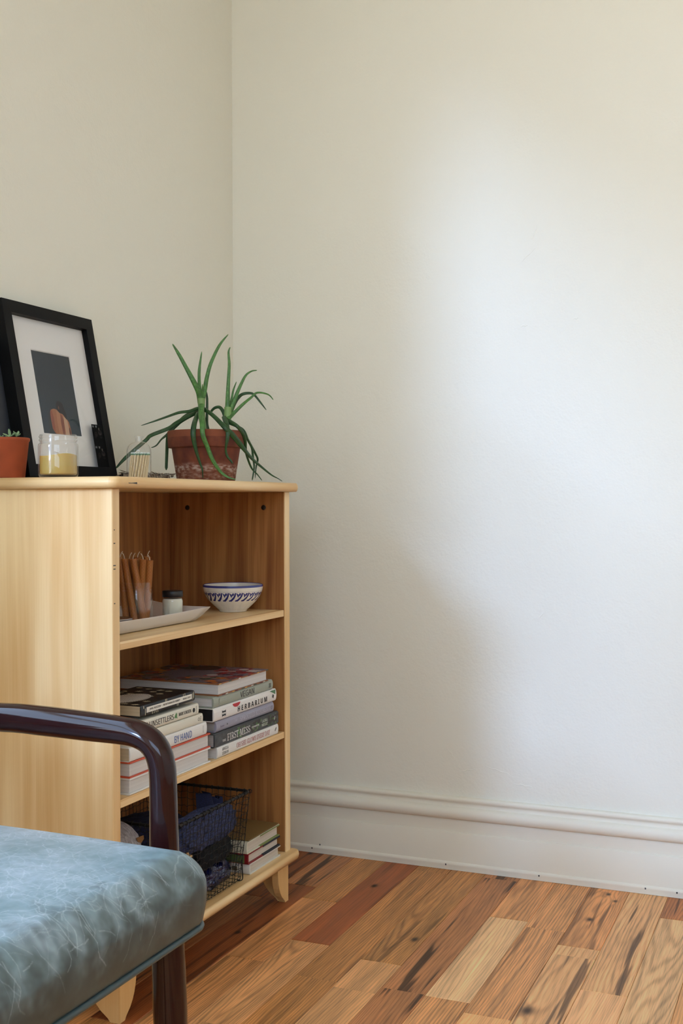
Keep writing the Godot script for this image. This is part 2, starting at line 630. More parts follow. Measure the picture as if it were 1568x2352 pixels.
func floor_boards() -> void:
	var base := struct("floor", box(Vector3(-0.25, -0.1, -0.2), Vector3(4.0, -0.006, 4.5)), solid(rgb(60, 36, 20), 0.8), "oak strip floor, grainy brown boards running towards the back wall", "floor")
	var lt := Color8(248, 210, 158)
	var md := Color8(226, 178, 122)
	var br := Color8(190, 140, 94)
	var rd := Color8(164, 104, 62)
	var ol := Color8(206, 160, 104)
	var a1 := oak_atlas(31, [
		[lt, 0.55, 0.0, 0.2, [], 0.0], [md, 0.9, 0.0, 0.5, [], 0.3], [rd, 0.35, 0.0, 0.3, [Vector3(0.45, 0.45, 3.0)], 0.5], [ol, 1.0, 0.6, 0.5, [Vector3(0.75, 0.8, 3.0)], 0.0],
		[md, 0.8, 0.4, 0.3, [], 0.4], [br, 0.7, 0.0, 1.0, [], 0.2], [lt, 0.8, 0.0, 0.9, [], 0.4], [md, 0.9, 1.0, 0.2, [], 0.1]])
	var a2 := oak_atlas(57, [
		[md, 0.7, 0.6, 0.6, [Vector3(0.3, 0.30, 1.2), Vector3(0.5, 0.36, 1.4), Vector3(0.75, 0.42, 1.2), Vector3(0.4, 0.62, 2.0)], 0.5], [lt, 0.7, 0.3, 0.8, [Vector3(0.2, 0.4, 9.0)], 0.4], [lt, 0.5, 0.8, 0.0, [], 0.5], [lt, 0.8, 0.5, 0.0, [], 0.0],
		[br, 0.9, 0.0, 0.8, [], 0.5], [md, 0.6, 0.0, 0.0, [], 0.0], [ol, 0.9, 0.0, 0.4, [], 0.1], [rd, 0.7, 0.3, 0.6, [Vector3(0.6, 0.3, 2.0)], 0.3]])
	var mats := []
	for im in [a1, a2]:
		var k := []
		for t in [Color(1, 1, 1), Color(0.95, 0.94, 0.92), Color(0.98, 0.95, 0.9)]:
			var m := textured(im, 0.42, t, 0.36)
			k.append(m)
		mats.append(k)
	# ends of the boards in each row, from the back wall towards the camera, and the look of each board (atlas * 8 + strip)
	var rows := {
		-4: [[0.6, 1.3], [4, 7, 13]], -3: [[0.45, 1.2], [5, 15, 4]], -2: [[0.35, 0.9], [15, 5, 13]], -1: [[0.245, 1.0], [5, 15, 14]],
		0: [[0.3196, 0.6732, 1.5], [14, 4, 1, 13]], 1: [[0.552, 1.3], [2, 7, 4]], 2: [[0.98, 1.9], [14, 3, 1]], 3: [[0.5918, 1.4], [3, 13, 0]],
		4: [[0.86, 1.6], [5, 1, 13]], 5: [[0.276, 0.701, 1.4], [4, 0, 1, 3]], 6: [[0.74, 1.7], [1, 10, 13]], 7: [[0.376, 1.05], [8, 9, 0]],
		8: [[0.57, 1.2], [6, 10, 1]], 9: [[0.148, 1.02], [12, 11, 0]], 10: [[0.66, 1.4], [13, 0, 3]], 11: [[0.3, 0.9], [0, 11, 13]]}
	var rg := RandomNumberGenerator.new()
	rg.seed = 3
	for row in range(-4, 42):
		var ends := []
		var looks := []
		if rows.has(row):
			ends = rows[row][0].duplicate()
			looks = rows[row][1].duplicate()
		var z: float = ends[-1] if ends.size() else 0.0
		while z < 4.3:
			z += rg.randf_range(0.6, 1.3)
			ends.append(minf(z, 4.3))
			looks.append(rg.randi_range(0, 15))
		while looks.size() < ends.size():
			looks.append(rg.randi_range(0, 15))
		var x0 := 0.3395 + 0.0832 * row
		var z0 := 0.0
		for i in ends.size():
			var z1: float = minf(ends[i], 4.3)
			if z1 - z0 < 0.01:
				break
			# beyond the camera the boards are outside every view of this corner
			if z0 < 2.6:
				var lk: int = looks[i]
				var mb := MB.new()
				board(mb, x0 + 0.0003, x0 + 0.0829, z0 + 0.0003, z1 - 0.0003, lk % 8, rg.randf())
				part("floor_board", mb, mats[lk / 8][rg.randi_range(0, 2)], base)
			z0 = z1
	part("floor_field", box(Vector3(-0.02, -0.02, 2.5), Vector3(3.85, -0.0008, 4.3)), mats[0][0], base).set_meta("kind", "stuff")

func board(mb: MB, x0: float, x1: float, z0: float, z1: float, strip: int, off: float) -> void:
	var c := 0.0009
	var u0 := (strip + 0.02) / 8.0
	var u1 := (strip + 0.98) / 8.0
	var k := 1.0 / 0.664
	if z1 - z0 < 0.66:
		off = clampf(off, 0.0, 1.0 - (z1 - z0) * k)
	var f := func(x: float, z: float) -> Vector2: return Vector2(lerpf(u0, u1, (x - x0) / (x1 - x0)), off + (z - z0) * k)
	var X := [x0, x0 + c, x1 - c, x1]
	var Z := [z0, z0 + c, z1 - c, z1]
	mb.flat(Vector3(X[1], 0, Z[1]), Vector3(X[2], 0, Z[1]), Vector3(X[2], 0, Z[2]), Vector3(X[1], 0, Z[2]), Vector3.UP, f.call(X[1], Z[1]), f.call(X[2], Z[1]), f.call(X[2], Z[2]), f.call(X[1], Z[2]))
	for e in [[0, 1], [1, 1], [0, -1], [1, -1]]:
		var p := []
		var nn := Vector3.UP
		if e[0] == 0:
			var xo: float = x0 if e[1] > 0 else x1
			var xi: float = X[1] if e[1] > 0 else X[2]
			p = [Vector3(xi, 0, Z[1]), Vector3(xi, 0, Z[2]), Vector3(xo, -c, z1), Vector3(xo, -c, z0)]
			nn = Vector3(-e[1], 1, 0).normalized()
		else:
			var zo: float = z0 if e[1] > 0 else z1
			var zi: float = Z[1] if e[1] > 0 else Z[2]
			p = [Vector3(X[1], 0, zi), Vector3(X[2], 0, zi), Vector3(x1, -c, zo), Vector3(x0, -c, zo)]
			nn = Vector3(0, 1, -e[1]).normalized()
		mb.flat(p[0], p[1], p[2], p[3], nn, f.call(p[0].x, p[0].z), f.call(p[1].x, p[1].z), f.call(p[2].x, p[2].z), f.call(p[3].x, p[3].z))
		var h: Vector3 = p[3]
		var g: Vector3 = p[2]
		mb.flat(h, g, g + Vector3.DOWN * 0.006, h + Vector3.DOWN * 0.006, Vector3(nn.x, 0, nn.z).normalized(), f.call(h.x, h.z), f.call(g.x, g.z), f.call(g.x, g.z), f.call(h.x, h.z))

func profile_run(mb: MB, prof: Array, x0: float, x1: float) -> void:
	for i in prof.size() - 1:
		var p: Vector2 = prof[i]
		var q: Vector2 = prof[i + 1]
		var t := (q - p).normalized()
		var n0 := Vector3(0, -t.x, t.y)
		var na := n0
		var nb := n0
		if i > 0:
			var s: Vector2 = (p - prof[i - 1]).normalized()
			if s.dot(t) > 0.75:
				na = (n0 + Vector3(0, -s.x, s.y)).normalized()
		if i < prof.size() - 2:
			var s2: Vector2 = (prof[i + 2] - q).normalized()
			if s2.dot(t) > 0.75:
				nb = (n0 + Vector3(0, -s2.x, s2.y)).normalized()
		var A := Vector3(x0, p.y, p.x)
		var B := Vector3(x1, p.y, p.x)
		var C := Vector3(x1, q.y, q.x)
		var D := Vector3(x0, q.y, q.x)
		mb.tri(A, B, C, na, na, nb)
		mb.tri(A, C, D, na, nb, nb)

func arc(cx: float, cy: float, rx: float, ry: float, a0: float, a1: float, k: int) -> Array:
	var o := []
	for i in k + 1:
		var a := deg_to_rad(lerpf(a0, a1, float(i) / k))
		o.append(Vector2(cx + cos(a) * rx, cy + sin(a) * ry))
	return o

func baseboard() -> void:
	var b := MB.new()
	var p := [Vector2(0.0, 0.016), Vector2(0.0085, 0.018), Vector2(0.0085, 0.087), Vector2(0.0075, 0.0895), Vector2(0.0045, 0.0905), Vector2(0.0045, 0.118), Vector2(0.0045, 0.1215)]
	p += arc(0.006, 0.1365, 0.0135, 0.0155, -80, 80, 10)
	p += [Vector2(0.0075, 0.1535), Vector2(0.0065, 0.158)]
	p += arc(0.0055, 0.168, 0.0065, 0.0065, -70, 88, 6)
	p += [Vector2(0.0, 0.1752)]
	profile_run(b, p, 0.0, 3.8)
	var o := struct("baseboard_back", b, M.white_paint, "tall white moulded baseboard with a rounded bead along the foot of the back wall", "baseboard")
	var s := MB.new()
	var sp := [Vector2(0.0112, 0.0005)]
	sp += arc(0.004, 0.0135, 0.0085, 0.0075, -25, 85, 7)
	sp += [Vector2(0.004, 0.0215)]
	profile_run(s, sp, 0.0, 3.8)
	part("shoe_moulding", s, M.white_paint, o)
	# the same board along the left wall, on both sides of the bookcase
	var l := MB.new()
	for z in [[0.0, 0.312], [1.042, 4.3]]:
		var m := MB.new()
		profile_run(m, p, 0.0, z[1] - z[0])
		profile_run(m, sp, 0.0, z[1] - z[0])
		var turn := Transform3D(Basis(Vector3.UP, PI / 2), Vector3(0, 0, z[1]))
		for i in m.v.size():
			l.v.append(turn * m.v[i]); l.n.append(turn.basis * m.n[i]); l.uv.append(m.uv[i])
	struct("baseboard_left", l, M.white_paint, "white moulded baseboard along the left wall beside the bookcase", "baseboard")
	# nail holes and paint chips along the shoe moulding
	for q in [[0.225, 0.012], [0.575, 0.0125], [0.80, 0.0125], [1.04, 0.0135], [1.108, 0.0125], [0.245, 0.0215]]:
		var d := MB.new()
		d.rbox(Vector3(q[0], q[1], 0.0127 - (0.004 if q[1] > 0.02 else 0.0)), Vector3(0.003, 0.004, 0.0008), 0.0003)
		part("nail_hole", d, M.scuff, o)

# ---------------------------------------------------------------- bookcase
const TOP := 0.9192
func bookcase() -> void:
	var t := thing("bookcase", "honey coloured wooden bookcase with three open bays on bracket feet", "bookcase")
	var zn := 1.0181
	var zf := 0.3332
	var xf := 0.3178
	var xb := 0.0155
	var mb := MB.new()
	mb.rbox(Vector3((xb + xf) / 2, 0.5038, zn - 0.01125), Vector3(xf - xb, 0.7921, 0.0225), 0.0025, 2, 1, 1.0, Vector2(0.13, 1.0))
	part("side_panel", mb, M.honey, t)
	mb = MB.new()
	mb.rbox(Vector3((xb + xf) / 2, 0.5038, zf + 0.01125), Vector3(xf - xb, 0.7921, 0.0225), 0.0025, 2, 1, 1.0, Vector2(0.63, 1.0))
	var far := part("side_panel", mb, M.honey_shaded, t)
	mb = MB.new()
	mb.rbox(Vector3(xf - 0.0015, 0.5038, zf + 0.01125), Vector3(0.0036, 0.7921, 0.0228), 0.0012, 2, 1, 1.0, Vector2(0.33, 1.0))
	part("edge_band", mb, M.honey, far)
	mb = MB.new()
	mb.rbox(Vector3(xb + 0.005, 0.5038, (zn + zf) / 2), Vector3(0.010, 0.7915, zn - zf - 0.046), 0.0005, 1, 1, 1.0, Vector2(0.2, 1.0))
	part("back_panel", mb, M.honey_shaded, t)
	mb = MB.new()
	slab(mb, 0.0125, 0.3372, TOP - 0.0194, TOP, 0.3168, 1.0345)
	var top := part("top", mb, M.honey, t)
	mb = MB.new()
	slab(mb, 0.0125, 0.3372, 0.0882, 0.1077, 0.3168, 1.0345)
	part("bottom", mb, M.honey, t)
	for y in [[0.6263, 0.6406], [0.3593, 0.3735]]:
		mb = MB.new()
		mb.rbox(Vector3((xb + 0.012 + 0.3155) / 2, (y[0] + y[1]) / 2, (zn + zf) / 2), Vector3(0.3155 - xb - 0.012, y[1] - y[0], zn - zf - 0.0485), 0.0012, 1, 2, 1.0, Vector2(y[0] * 3.0, 1.1))
		part("shelf", mb, M.honey, t)
	# bracket feet: two boards meeting at the corner, cut to a curve
	for cx in [[0.3192, 1], [0.024, -1]]:
		for cz in [[1.004, 1], [0.3475, -1]]:
			leg(t, cx[0], cx[1], cz[0], cz[1])
	for q in [Vector2(0.072, 0.8657), Vector2(0.2658, 0.8655)]:
		var s := MB.new()
		var xs := Transform3D(Basis(Vector3.RIGHT, PI / 2), Vector3(q.x, q.y, zf + 0.0226))
		s.lathe([Vector2(0, 0.0018), Vector2(0.004, 0.0016), Vector2(0.0056, 0.0006), Vector2(0.0056, -0.002)], 14, Vector3.ZERO, true, xs)
		var sc := part("screw", s, M.screw, far)
		sc.set_meta("label", "dark screw head")
	# old scuffs on the front edges
	for q in [[0.8076, 0.004], [0.7705, 0.006], [0.7645, 0.005], [0.707, 0.003], [0.83, 0.002]]:
		var s2 := MB.new()
		s2.rbox(Vector3(xf + 0.0001, q[0], zn - 0.006), Vector3(0.0004, 0.0016, q[1] * 1.2), 0.0001, 1, 1, 1.0, Vector2.ZERO, Transform3D(Basis(Vector3.RIGHT, 0.0), Vector3.ZERO))
		part("scuff", s2, M.scuff, t)
	var s3 := MB.new()
	s3.prism(PackedVector2Array([Vector2(-0.014, 0.0005), Vector2(-0.004, 0.0004), Vector2(0.012, 0.0018), Vector2(0.013, -0.0014), Vector2(0.0, -0.0006), Vector2(-0.012, -0.0008)]), 0.0003, Transform3D(Basis(Vector3(0, 0, -1), Vector3.UP, Vector3.RIGHT), Vector3(0.3374, TOP - 0.0108, 0.985)))
	part("scuff", s3, M.scuff, top)

# a board with rounded front corners in plan and a softly rounded edge all round
func slab(mb: MB, x0: float, x1: float, y0: float, y1: float, z0: float, z1: float) -> void:
	var rc := 0.016
	var plan := []
	plan.append(Vector2(x0, z0)); plan.append(Vector2(x0, z1))
	for i in 7:
		var a := deg_to_rad(90.0 - 15.0 * i)
		plan.append(Vector2(x1 - rc + cos(a) * rc, z1 - rc + sin(a) * rc))
	for i in 7:
		var a := deg_to_rad(-15.0 * i)
		plan.append(Vector2(x1 - rc + cos(a) * rc, z0 + rc + sin(a) * rc))
	var N := plan.size()
	var nr := []
	for i in N:
		var e0: Vector2 = (plan[i] - plan[(i - 1 + N) % N]).normalized()
		var e1: Vector2 = (plan[(i + 1) % N] - plan[i]).normalized()
		var m := (Vector2(-e0.y, e0.x) + Vector2(-e1.y, e1.x)).normalized()
		if m.dot(plan[i] - Vector2((x0 + x1) / 2, (z0 + z1) / 2)) < 0:
			m = -m
		nr.append(m)
	var edge := [[0.005, -1.0, 1.0], [0.0028, -0.9, 0.5], [0.0008, -0.5, 0.85], [0.0, 0.0, 1.0], [0.0008, 0.5, 0.85], [0.0028, 0.9, 0.5], [0.005, 1.0, 0.0]]
	var hh := (y1 - y0) / 2
	var yc := (y0 + y1) / 2
	var u := 0.0
	for i in N:
		var j := (i + 1) % N
		var du: float = plan[i].distance_to(plan[j])
		for k in edge.size() - 1:
			var P := []
			var NN := []
			var U := []
			for c in [[i, k, u], [j, k, u + du], [j, k + 1, u + du], [i, k + 1, u]]:
				var e: Array = edge[c[1]]
				var p2: Vector2 = plan[c[0]] - nr[c[0]] * e[0]
				var ang: float = asin(clampf(e[1], -1, 1)) * 0.98
				P.append(Vector3(p2.x, yc + e[1] * hh, p2.y))
				NN.append(Vector3(nr[c[0]].x * cos(ang), sin(ang), nr[c[0]].y * cos(ang)))
				U.append(Vector2((e[1] * hh) + 0.3, c[2]))
			mb.tri(P[0], P[1], P[2], NN[0], NN[1], NN[2], U[0], U[1], U[2])
			mb.tri(P[0], P[2], P[3], NN[0], NN[2], NN[3], U[0], U[2], U[3])
	for s in [[y0, -1.0], [y1, 1.0]]:
		var c3 := Vector3((x0 + x1) / 2, s[0], (z0 + z1) / 2)
		for i in N:
			var a: Vector2 = plan[i] - nr[i] * 0.005
			var b: Vector2 = plan[(i + 1) % N] - nr[(i + 1) % N] * 0.005
			var nn := Vector3(0, s[1], 0)
			mb.tri(c3, Vector3(a.x, s[0], a.y), Vector3(b.x, s[0], b.y), nn, nn, nn, Vector2(c3.x, c3.z), a, b)

func leg(t: Node, x: float, sx: int, z: float, sz: int) -> void:
	var prof := func(w: float) -> PackedVector2Array:
		var o := [Vector2(0, 0), Vector2(0, 0.0884)]
		for i in 9:
			var k := float(i) / 8.0
			o.append(Vector2(w * (1.0 - 0.06 * k - 0.40 * k * k * k - 0.16 * k * k * k * k * k * k), lerpf(0.0884, 0.006, k)))
		o.append(Vector2(w * 0.30, 0.0))
		return PackedVector2Array(o)
	var mb := MB.new()
	# front board lies across the front, side board runs back from the corner
	mb.prism(prof.call(0.052), 0.015, Transform3D(Basis(Vector3(0, 0, -sz), Vector3.UP, Vector3(sx, 0, 0)), Vector3(x, 0, z)))
	mb.prism(prof.call(0.062), 0.015, Transform3D(Basis(Vector3(-sx, 0, 0), Vector3.UP, Vector3(0, 0, sz)), Vector3(x - 0.0004 * sx, 0, z + 0.0004 * sz)))
	part("leg", mb, M.honey_edge, t)

# ---------------------------------------------------------------- armchair
func armchair() -> void:
	var t := thing("armchair", "armchair with dark glossy tubular wood arms and a scuffed blue-grey leather seat", "armchair", Vector3(0.5, 0, 1.81))
	var o := Vector3(-0.5, 0, -1.81)
	# leather: top crazed by wear, its paleness also painted-in window sheen; sides darker and mottled; 1 repeat = 0.8 m
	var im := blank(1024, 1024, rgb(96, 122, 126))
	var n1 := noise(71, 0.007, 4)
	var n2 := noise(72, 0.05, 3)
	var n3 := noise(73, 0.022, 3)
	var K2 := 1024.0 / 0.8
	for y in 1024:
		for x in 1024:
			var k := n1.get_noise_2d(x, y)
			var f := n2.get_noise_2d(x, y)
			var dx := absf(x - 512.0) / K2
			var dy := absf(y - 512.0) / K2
			var worn_and_sheen := 1.0 - smoothstep(0.225, 0.315, maxf(dx, dy) + 0.035 * n3.get_noise_2d(x, y))
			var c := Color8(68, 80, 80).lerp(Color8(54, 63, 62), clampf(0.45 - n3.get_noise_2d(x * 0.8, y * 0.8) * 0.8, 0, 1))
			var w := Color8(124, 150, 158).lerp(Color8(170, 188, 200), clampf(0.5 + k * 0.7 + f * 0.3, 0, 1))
			im.set_pixel(x, y, c.lerp(w, worn_and_sheen))
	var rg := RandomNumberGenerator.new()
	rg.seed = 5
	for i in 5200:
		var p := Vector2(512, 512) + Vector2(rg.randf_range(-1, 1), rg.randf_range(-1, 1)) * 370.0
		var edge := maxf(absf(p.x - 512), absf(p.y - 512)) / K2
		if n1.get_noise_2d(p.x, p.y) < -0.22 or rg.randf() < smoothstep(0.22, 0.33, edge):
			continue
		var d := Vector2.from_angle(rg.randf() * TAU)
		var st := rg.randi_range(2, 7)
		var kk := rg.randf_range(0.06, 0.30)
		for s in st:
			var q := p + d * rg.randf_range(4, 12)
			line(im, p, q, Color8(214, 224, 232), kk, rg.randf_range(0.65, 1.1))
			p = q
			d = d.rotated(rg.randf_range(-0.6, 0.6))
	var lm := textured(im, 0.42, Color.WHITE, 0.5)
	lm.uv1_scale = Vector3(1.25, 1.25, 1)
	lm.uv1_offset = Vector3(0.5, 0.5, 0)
	# seat cushion: a box with rounded corners that bellies up and out
	var x0 := 0.24
	var x1 := 0.805
	var z0 := 1.541
	var z1 := 2.085
	var yb := 0.4225
	var cx := (x0 + x1) / 2
	var cz := (z0 + z1) / 2
	var hx := (x1 - x0) / 2
	var hz := (z1 - z0) / 2
	var plan := []
	for e in 4:
		var sx: float = [1, 1, -1, -1][e]
		var sz: float = [-1, 1, 1, -1][e]
		var rc := 0.034
		for i in 11:
			var a := deg_to_rad([-90.0, 0.0, 90.0, 180.0][e] + 9.0 * i)
			plan.append([Vector2(sx * (hx - rc) + cos(a) * rc, sz * (hz - rc) + sin(a) * rc), Vector2(cos(a), sin(a))])
		var nx: Vector2 = plan[-1][0]
		var sx2: float = [1, 1, -1, -1][(e + 1) % 4]
		var sz2: float = [-1, 1, 1, -1][(e + 1) % 4]
		var a2 := deg_to_rad([-90.0, 0.0, 90.0, 180.0][e] + 90.0)
		var to := Vector2(sx2 * (hx - rc) + cos(a2) * rc, sz2 * (hz - rc) + sin(a2) * rc)
		for i in range(1, 12):
			plan.append([nx.lerp(to, i / 12.0), Vector2(cos(a2), sin(a2))])
	var K := plan.size()
	var R := 0.034
	var rows := []
	var uvs := []
	# section from the foot of the side to the middle of the top: inset, height, length run down from the top edge
	var sect := [[0.007, 0.0, 0.085], [0.003, 0.006, 0.080], [0.001, 0.016, 0.070], [-0.001, 0.028, 0.058], [-0.001, 0.042, 0.046]]
	for i in range(1, 10):
		var a := PI / 2 * i / 9.0
		sect.append([R * (1.0 - cos(a)) - 0.001, 0.042 + 0.026 * sin(a), 0.046 * (1.0 - i / 9.0)])
	for i in range(1, 15):
		sect.append([-1.0, 0.068, 1.0 - i / 14.5])
	for s in sect:
		var ring := []
		var ur := []
		for j in K:
			var b: Vector2 = plan[j][0]
			var nn: Vector2 = plan[j][1]
			var p: Vector2 = b - nn * s[0]
			var uvp: Vector2 = b - nn * (R - s[2])
			if s[0] < -0.5:
				p = (b - nn * R) * s[2]
				uvp = p
			var y: float = yb + s[1]
			var inx := clampf(1.0 - pow(absf(p.x) / hx, 2.4), 0, 1)
			var inz := clampf(1.0 - pow(absf(p.y) / hz, 2.4), 0, 1)
			if y > yb + 0.04:
				y += (inx * inz * 0.016 + 0.011 * minf(1.0, 4.0 * minf(inx, inz))) * clampf((y - yb - 0.04) / 0.03, 0, 1)
			ring.append(Vector3(cx + p.x, y, cz + p.y) + o)
			ur.append(uvp)
		rows.append(ring)
		uvs.append(ur)
	var mb := MB.new()
	mb.grid(rows, true, Vector3(cx, yb - 0.03, cz) + o, Vector2.ONE, uvs)
	box(Vector3(x0 + 0.03, yb - 0.006, z0 + 0.03) + o, Vector3(x1 - 0.03, yb + 0.01, z1 - 0.03) + o, 0.002, mb)
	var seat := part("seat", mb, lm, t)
	var pipe := []
	for j in K + 1:
		var q: Vector3 = rows[0][j % K]
		var nn: Vector2 = plan[j % K][1]
		pipe.append(q + Vector3(nn.x, 0, nn.y) * 0.002 + Vector3.DOWN * 0.001)
	mb = MB.new()
	mb.tube(pipe, filled(pipe.size(), 0.0034), 8, 1.0, Vector3.UP, false)
	part("piping", mb, solid(rgb(60, 78, 82), 0.4), seat)
	# frame rails under the seat, arms with their front posts, rear posts and the back
	mb = MB.new()
	for z in [z0 + 0.07, z1 - 0.07]:
		mb.rbox(Vector3(cx - 0.06, 0.392, z) + o, Vector3(x1 - x0 - 0.20, 0.045, 0.022), 0.004)
	for x in [x0 + 0.05, x1 - 0.17]:
		mb.rbox(Vector3(x, 0.392, cz) + o, Vector3(0.022, 0.045, z1 - z0 + 0.03), 0.004)
	part("seat_rail", mb, M.mahogany, t)
	for z in [1.515, 2.111]:
		var p := [Vector3(0.17, 0.592, z), Vector3(0.33, 0.606, z), Vector3(0.493, 0.6152, z), Vector3(0.557, 0.6152, z), Vector3(0.618, 0.6135, z), Vector3(0.662, 0.6120, z), Vector3(0.6845, 0.6098, z), Vector3(0.7025, 0.6035, z), Vector3(0.7135, 0.5925, z), Vector3(0.7192, 0.5775, z), Vector3(0.7212, 0.558, z), Vector3(0.7218, 0.52, z), Vector3(0.7228, 0.47, z), Vector3(0.726, 0.39, z), Vector3(0.7292, 0.30, z), Vector3(0.733, 0.16, z), Vector3(0.737, 0.0, z)]
		var r := [0.0165, 0.017, 0.0174, 0.0176, 0.0172, 0.0162, 0.0158, 0.0157, 0.0157, 0.0156, 0.0156, 0.0160, 0.0168, 0.0184, 0.0194, 0.0175, 0.014]
		var pts := smooth_path(p, 4)
		var rr := []
		for i in pts.size():
			pts[i] += o
			rr.append(lerp_list(r, float(i) / (pts.size() - 1)))
		mb = MB.new()
		mb.tube(pts, rr, 24)
		part("arm_and_front_leg", mb, M.mahogany, t)
		var q := [Vector3(0.23, 0.79, z), Vector3(0.19, 0.66, z), Vector3(0.165, 0.5, z), Vector3(0.155, 0.36, z), Vector3(0.11, 0.0, z)]
		var qp := smooth_path(q, 4)
		for i in qp.size():
			qp[i] += o + Vector3(-0.02, 0, 0)
		mb = MB.new()
		mb.tube(qp, filled(qp.size(), 0.0165), 16)
		part("rear_post", mb, M.mahogany, t)
	mb = MB.new()
	mb.rbox(Vector3.ZERO, Vector3(0.07, 0.28, z1 - z0 - 0.02), 0.03, 4, 1, 1.0, Vector2.ZERO, Transform3D(Basis(Vector3(0, 0, 1), -0.22), Vector3(0.245, 0.66, cz) + o))
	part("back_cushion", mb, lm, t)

func filled(nn: int, val: float) -> Array:
	var a := []
	a.resize(nn)
	a.fill(val)
	return a

# ---------------------------------------------------------------- on top of the bookcase
func picture_frame() -> void:
	var t := thing("picture_frame", "black picture frame with wide white mat and dark print of a bare back", "picture frame", Vector3(0.09, TOP + 0.005, 0.80))
	t.basis = Basis(Vector3.UP, PI / 2) * Basis(Vector3.RIGHT, -deg_to_rad(10.9))
	var W := 0.28
	var H := 0.333
	var b := 0.0235
	var mb := MB.new()
	for s in [-1, 1]:
		mb.rbox(Vector3(s * (W / 2 - b / 2), H / 2, -0.013), Vector3(b, H, 0.026), 0.0004)
	for y in [b / 2, H - b / 2]:
		mb.rbox(Vector3(0, y, -0.013), Vector3(W - 2 * b + 0.001, b, 0.026), 0.0004)
	part("frame", mb, M.black_frame, t)
	mb = MB.new()
	mb.rbox(Vector3(0, H / 2, -0.021), Vector3(W - 2 * b + 0.01, H - 2 * b + 0.01, 0.004), 0.0005)
	part("backing", mb, solid(rgb(60, 54, 48), 0.9), t)
	# mat with a bevelled opening
	var ox := 0.061
	var y0 := 0.086
	var y1 := 0.2495
	mb = MB.new()
	var X := W / 2 - b + 0.002
	var zt := -0.0125
	mb.flat(Vector3(-X, b - 0.002, zt), Vector3(-ox, b - 0.002, zt), Vector3(-ox, H - b + 0.002, zt), Vector3(-X, H - b + 0.002, zt), Vector3.BACK)
	mb.flat(Vector3(ox, b - 0.002, zt), Vector3(X, b - 0.002, zt), Vector3(X, H - b + 0.002, zt), Vector3(ox, H - b + 0.002, zt), Vector3.BACK)
	mb.flat(Vector3(-ox, b - 0.002, zt), Vector3(ox, b - 0.002, zt), Vector3(ox, y0, zt), Vector3(-ox, y0, zt), Vector3.BACK)
	mb.flat(Vector3(-ox, y1, zt), Vector3(ox, y1, zt), Vector3(ox, H - b + 0.002, zt), Vector3(-ox, H - b + 0.002, zt), Vector3.BACK)
	var c := 0.0016
	var zb := zt - 0.0016
	mb.flat(Vector3(-ox, y0, zt), Vector3(ox, y0, zt), Vector3(ox - c, y0 + c, zb), Vector3(-ox + c, y0 + c, zb), Vector3(0, 0.7, 0.7))
	mb.flat(Vector3(-ox, y1, zt), Vector3(ox, y1, zt), Vector3(ox - c, y1 - c, zb), Vector3(-ox + c, y1 - c, zb), Vector3(0, -0.7, 0.7))
	mb.flat(Vector3(-ox, y0, zt), Vector3(-ox, y1, zt), Vector3(-ox + c, y1 - c, zb), Vector3(-ox + c, y0 + c, zb), Vector3(0.7, 0, 0.7))
	mb.flat(Vector3(ox, y0, zt), Vector3(ox, y1, zt), Vector3(ox - c, y1 - c, zb), Vector3(ox - c, y0 + c, zb), Vector3(-0.7, 0, 0.7))
	part("mat", mb, M.paper, t)
	# the print: a plain dark ground and, low down, somebody's bare back
	var im := blank(360, 480, rgb(46, 55, 64))
	for y in 480:
		for x in 360:
			im.set_pixel(x, y, Color8(44, 52, 60).lerp(Color8(50, 64, 74), clampf((y - 180) / 300.0, 0, 1)))
	poly(im, [Vector2(66, 400), Vector2(80, 340), Vector2(110, 420), Vector2(130, 480), Vector2(66, 480)], rgb(52, 58, 56))
	poly(im, [Vector2(94, 350), Vector2(104, 334), Vector2(130, 326), Vector2(160, 330), Vector2(196, 336), Vector2(214, 356), Vector2(236, 376), Vector2(252, 396), Vector2(258, 430), Vector2(262, 480), Vector2(150, 480), Vector2(112, 462), Vector2(96, 440), Vector2(92, 390)], rgb(188, 120, 80))
	poly(im, [Vector2(94, 350), Vector2(112, 334), Vector2(120, 380), Vector2(116, 462), Vector2(98, 440), Vector2(92, 390)], rgb(166, 92, 62))
	poly(im, [Vector2(150, 336), Vector2(176, 340), Vector2(186, 420), Vector2(180, 480), Vector2(150, 480), Vector2(146, 400)], rgb(204, 140, 98))
	poly(im, [Vector2(186, 350), Vector2(206, 380), Vector2(200, 480), Vector2(184, 480), Vector2(178, 400)], rgb(150, 86, 62))
	poly(im, [Vector2(208, 362), Vector2(236, 382), Vector2(246, 440), Vector2(238, 480), Vector2(206, 480)], rgb(222, 178, 142))
	poly(im, [Vector2(242, 430), Vector2(250, 424), Vector2(262, 480), Vector2(240, 480)], rgb(110, 62, 50))
	disc(im, Vector2(188, 312), 34, 34, rgb(30, 25, 26))
	poly(im, [Vector2(160, 300), Vector2(222, 310), Vector2(240, 352), Vector2(236, 384), Vector2(206, 352), Vector2(176, 346), Vector2(158, 326)], rgb(28, 24, 26))
	disc(im, Vector2(178, 318), 5, 12, rgb(150, 96, 66), 0.8)
	mb = MB.new()
	mb.flat(Vector3(-ox - 0.002, y0 - 0.002, zb - 0.0003), Vector3(ox + 0.002, y0 - 0.002, zb - 0.0003), Vector3(ox + 0.002, y1 + 0.002, zb - 0.0003), Vector3(-ox - 0.002, y1 + 0.002, zb - 0.0003), Vector3.BACK, Vector2(0, 1), Vector2(1, 1), Vector2(1, 0), Vector2(0, 0))
	part("print", mb, textured(grained(im, 4, 0.06), 0.9, Color(0.86, 0.86, 0.86), 0.15), t)
	mb = MB.new()
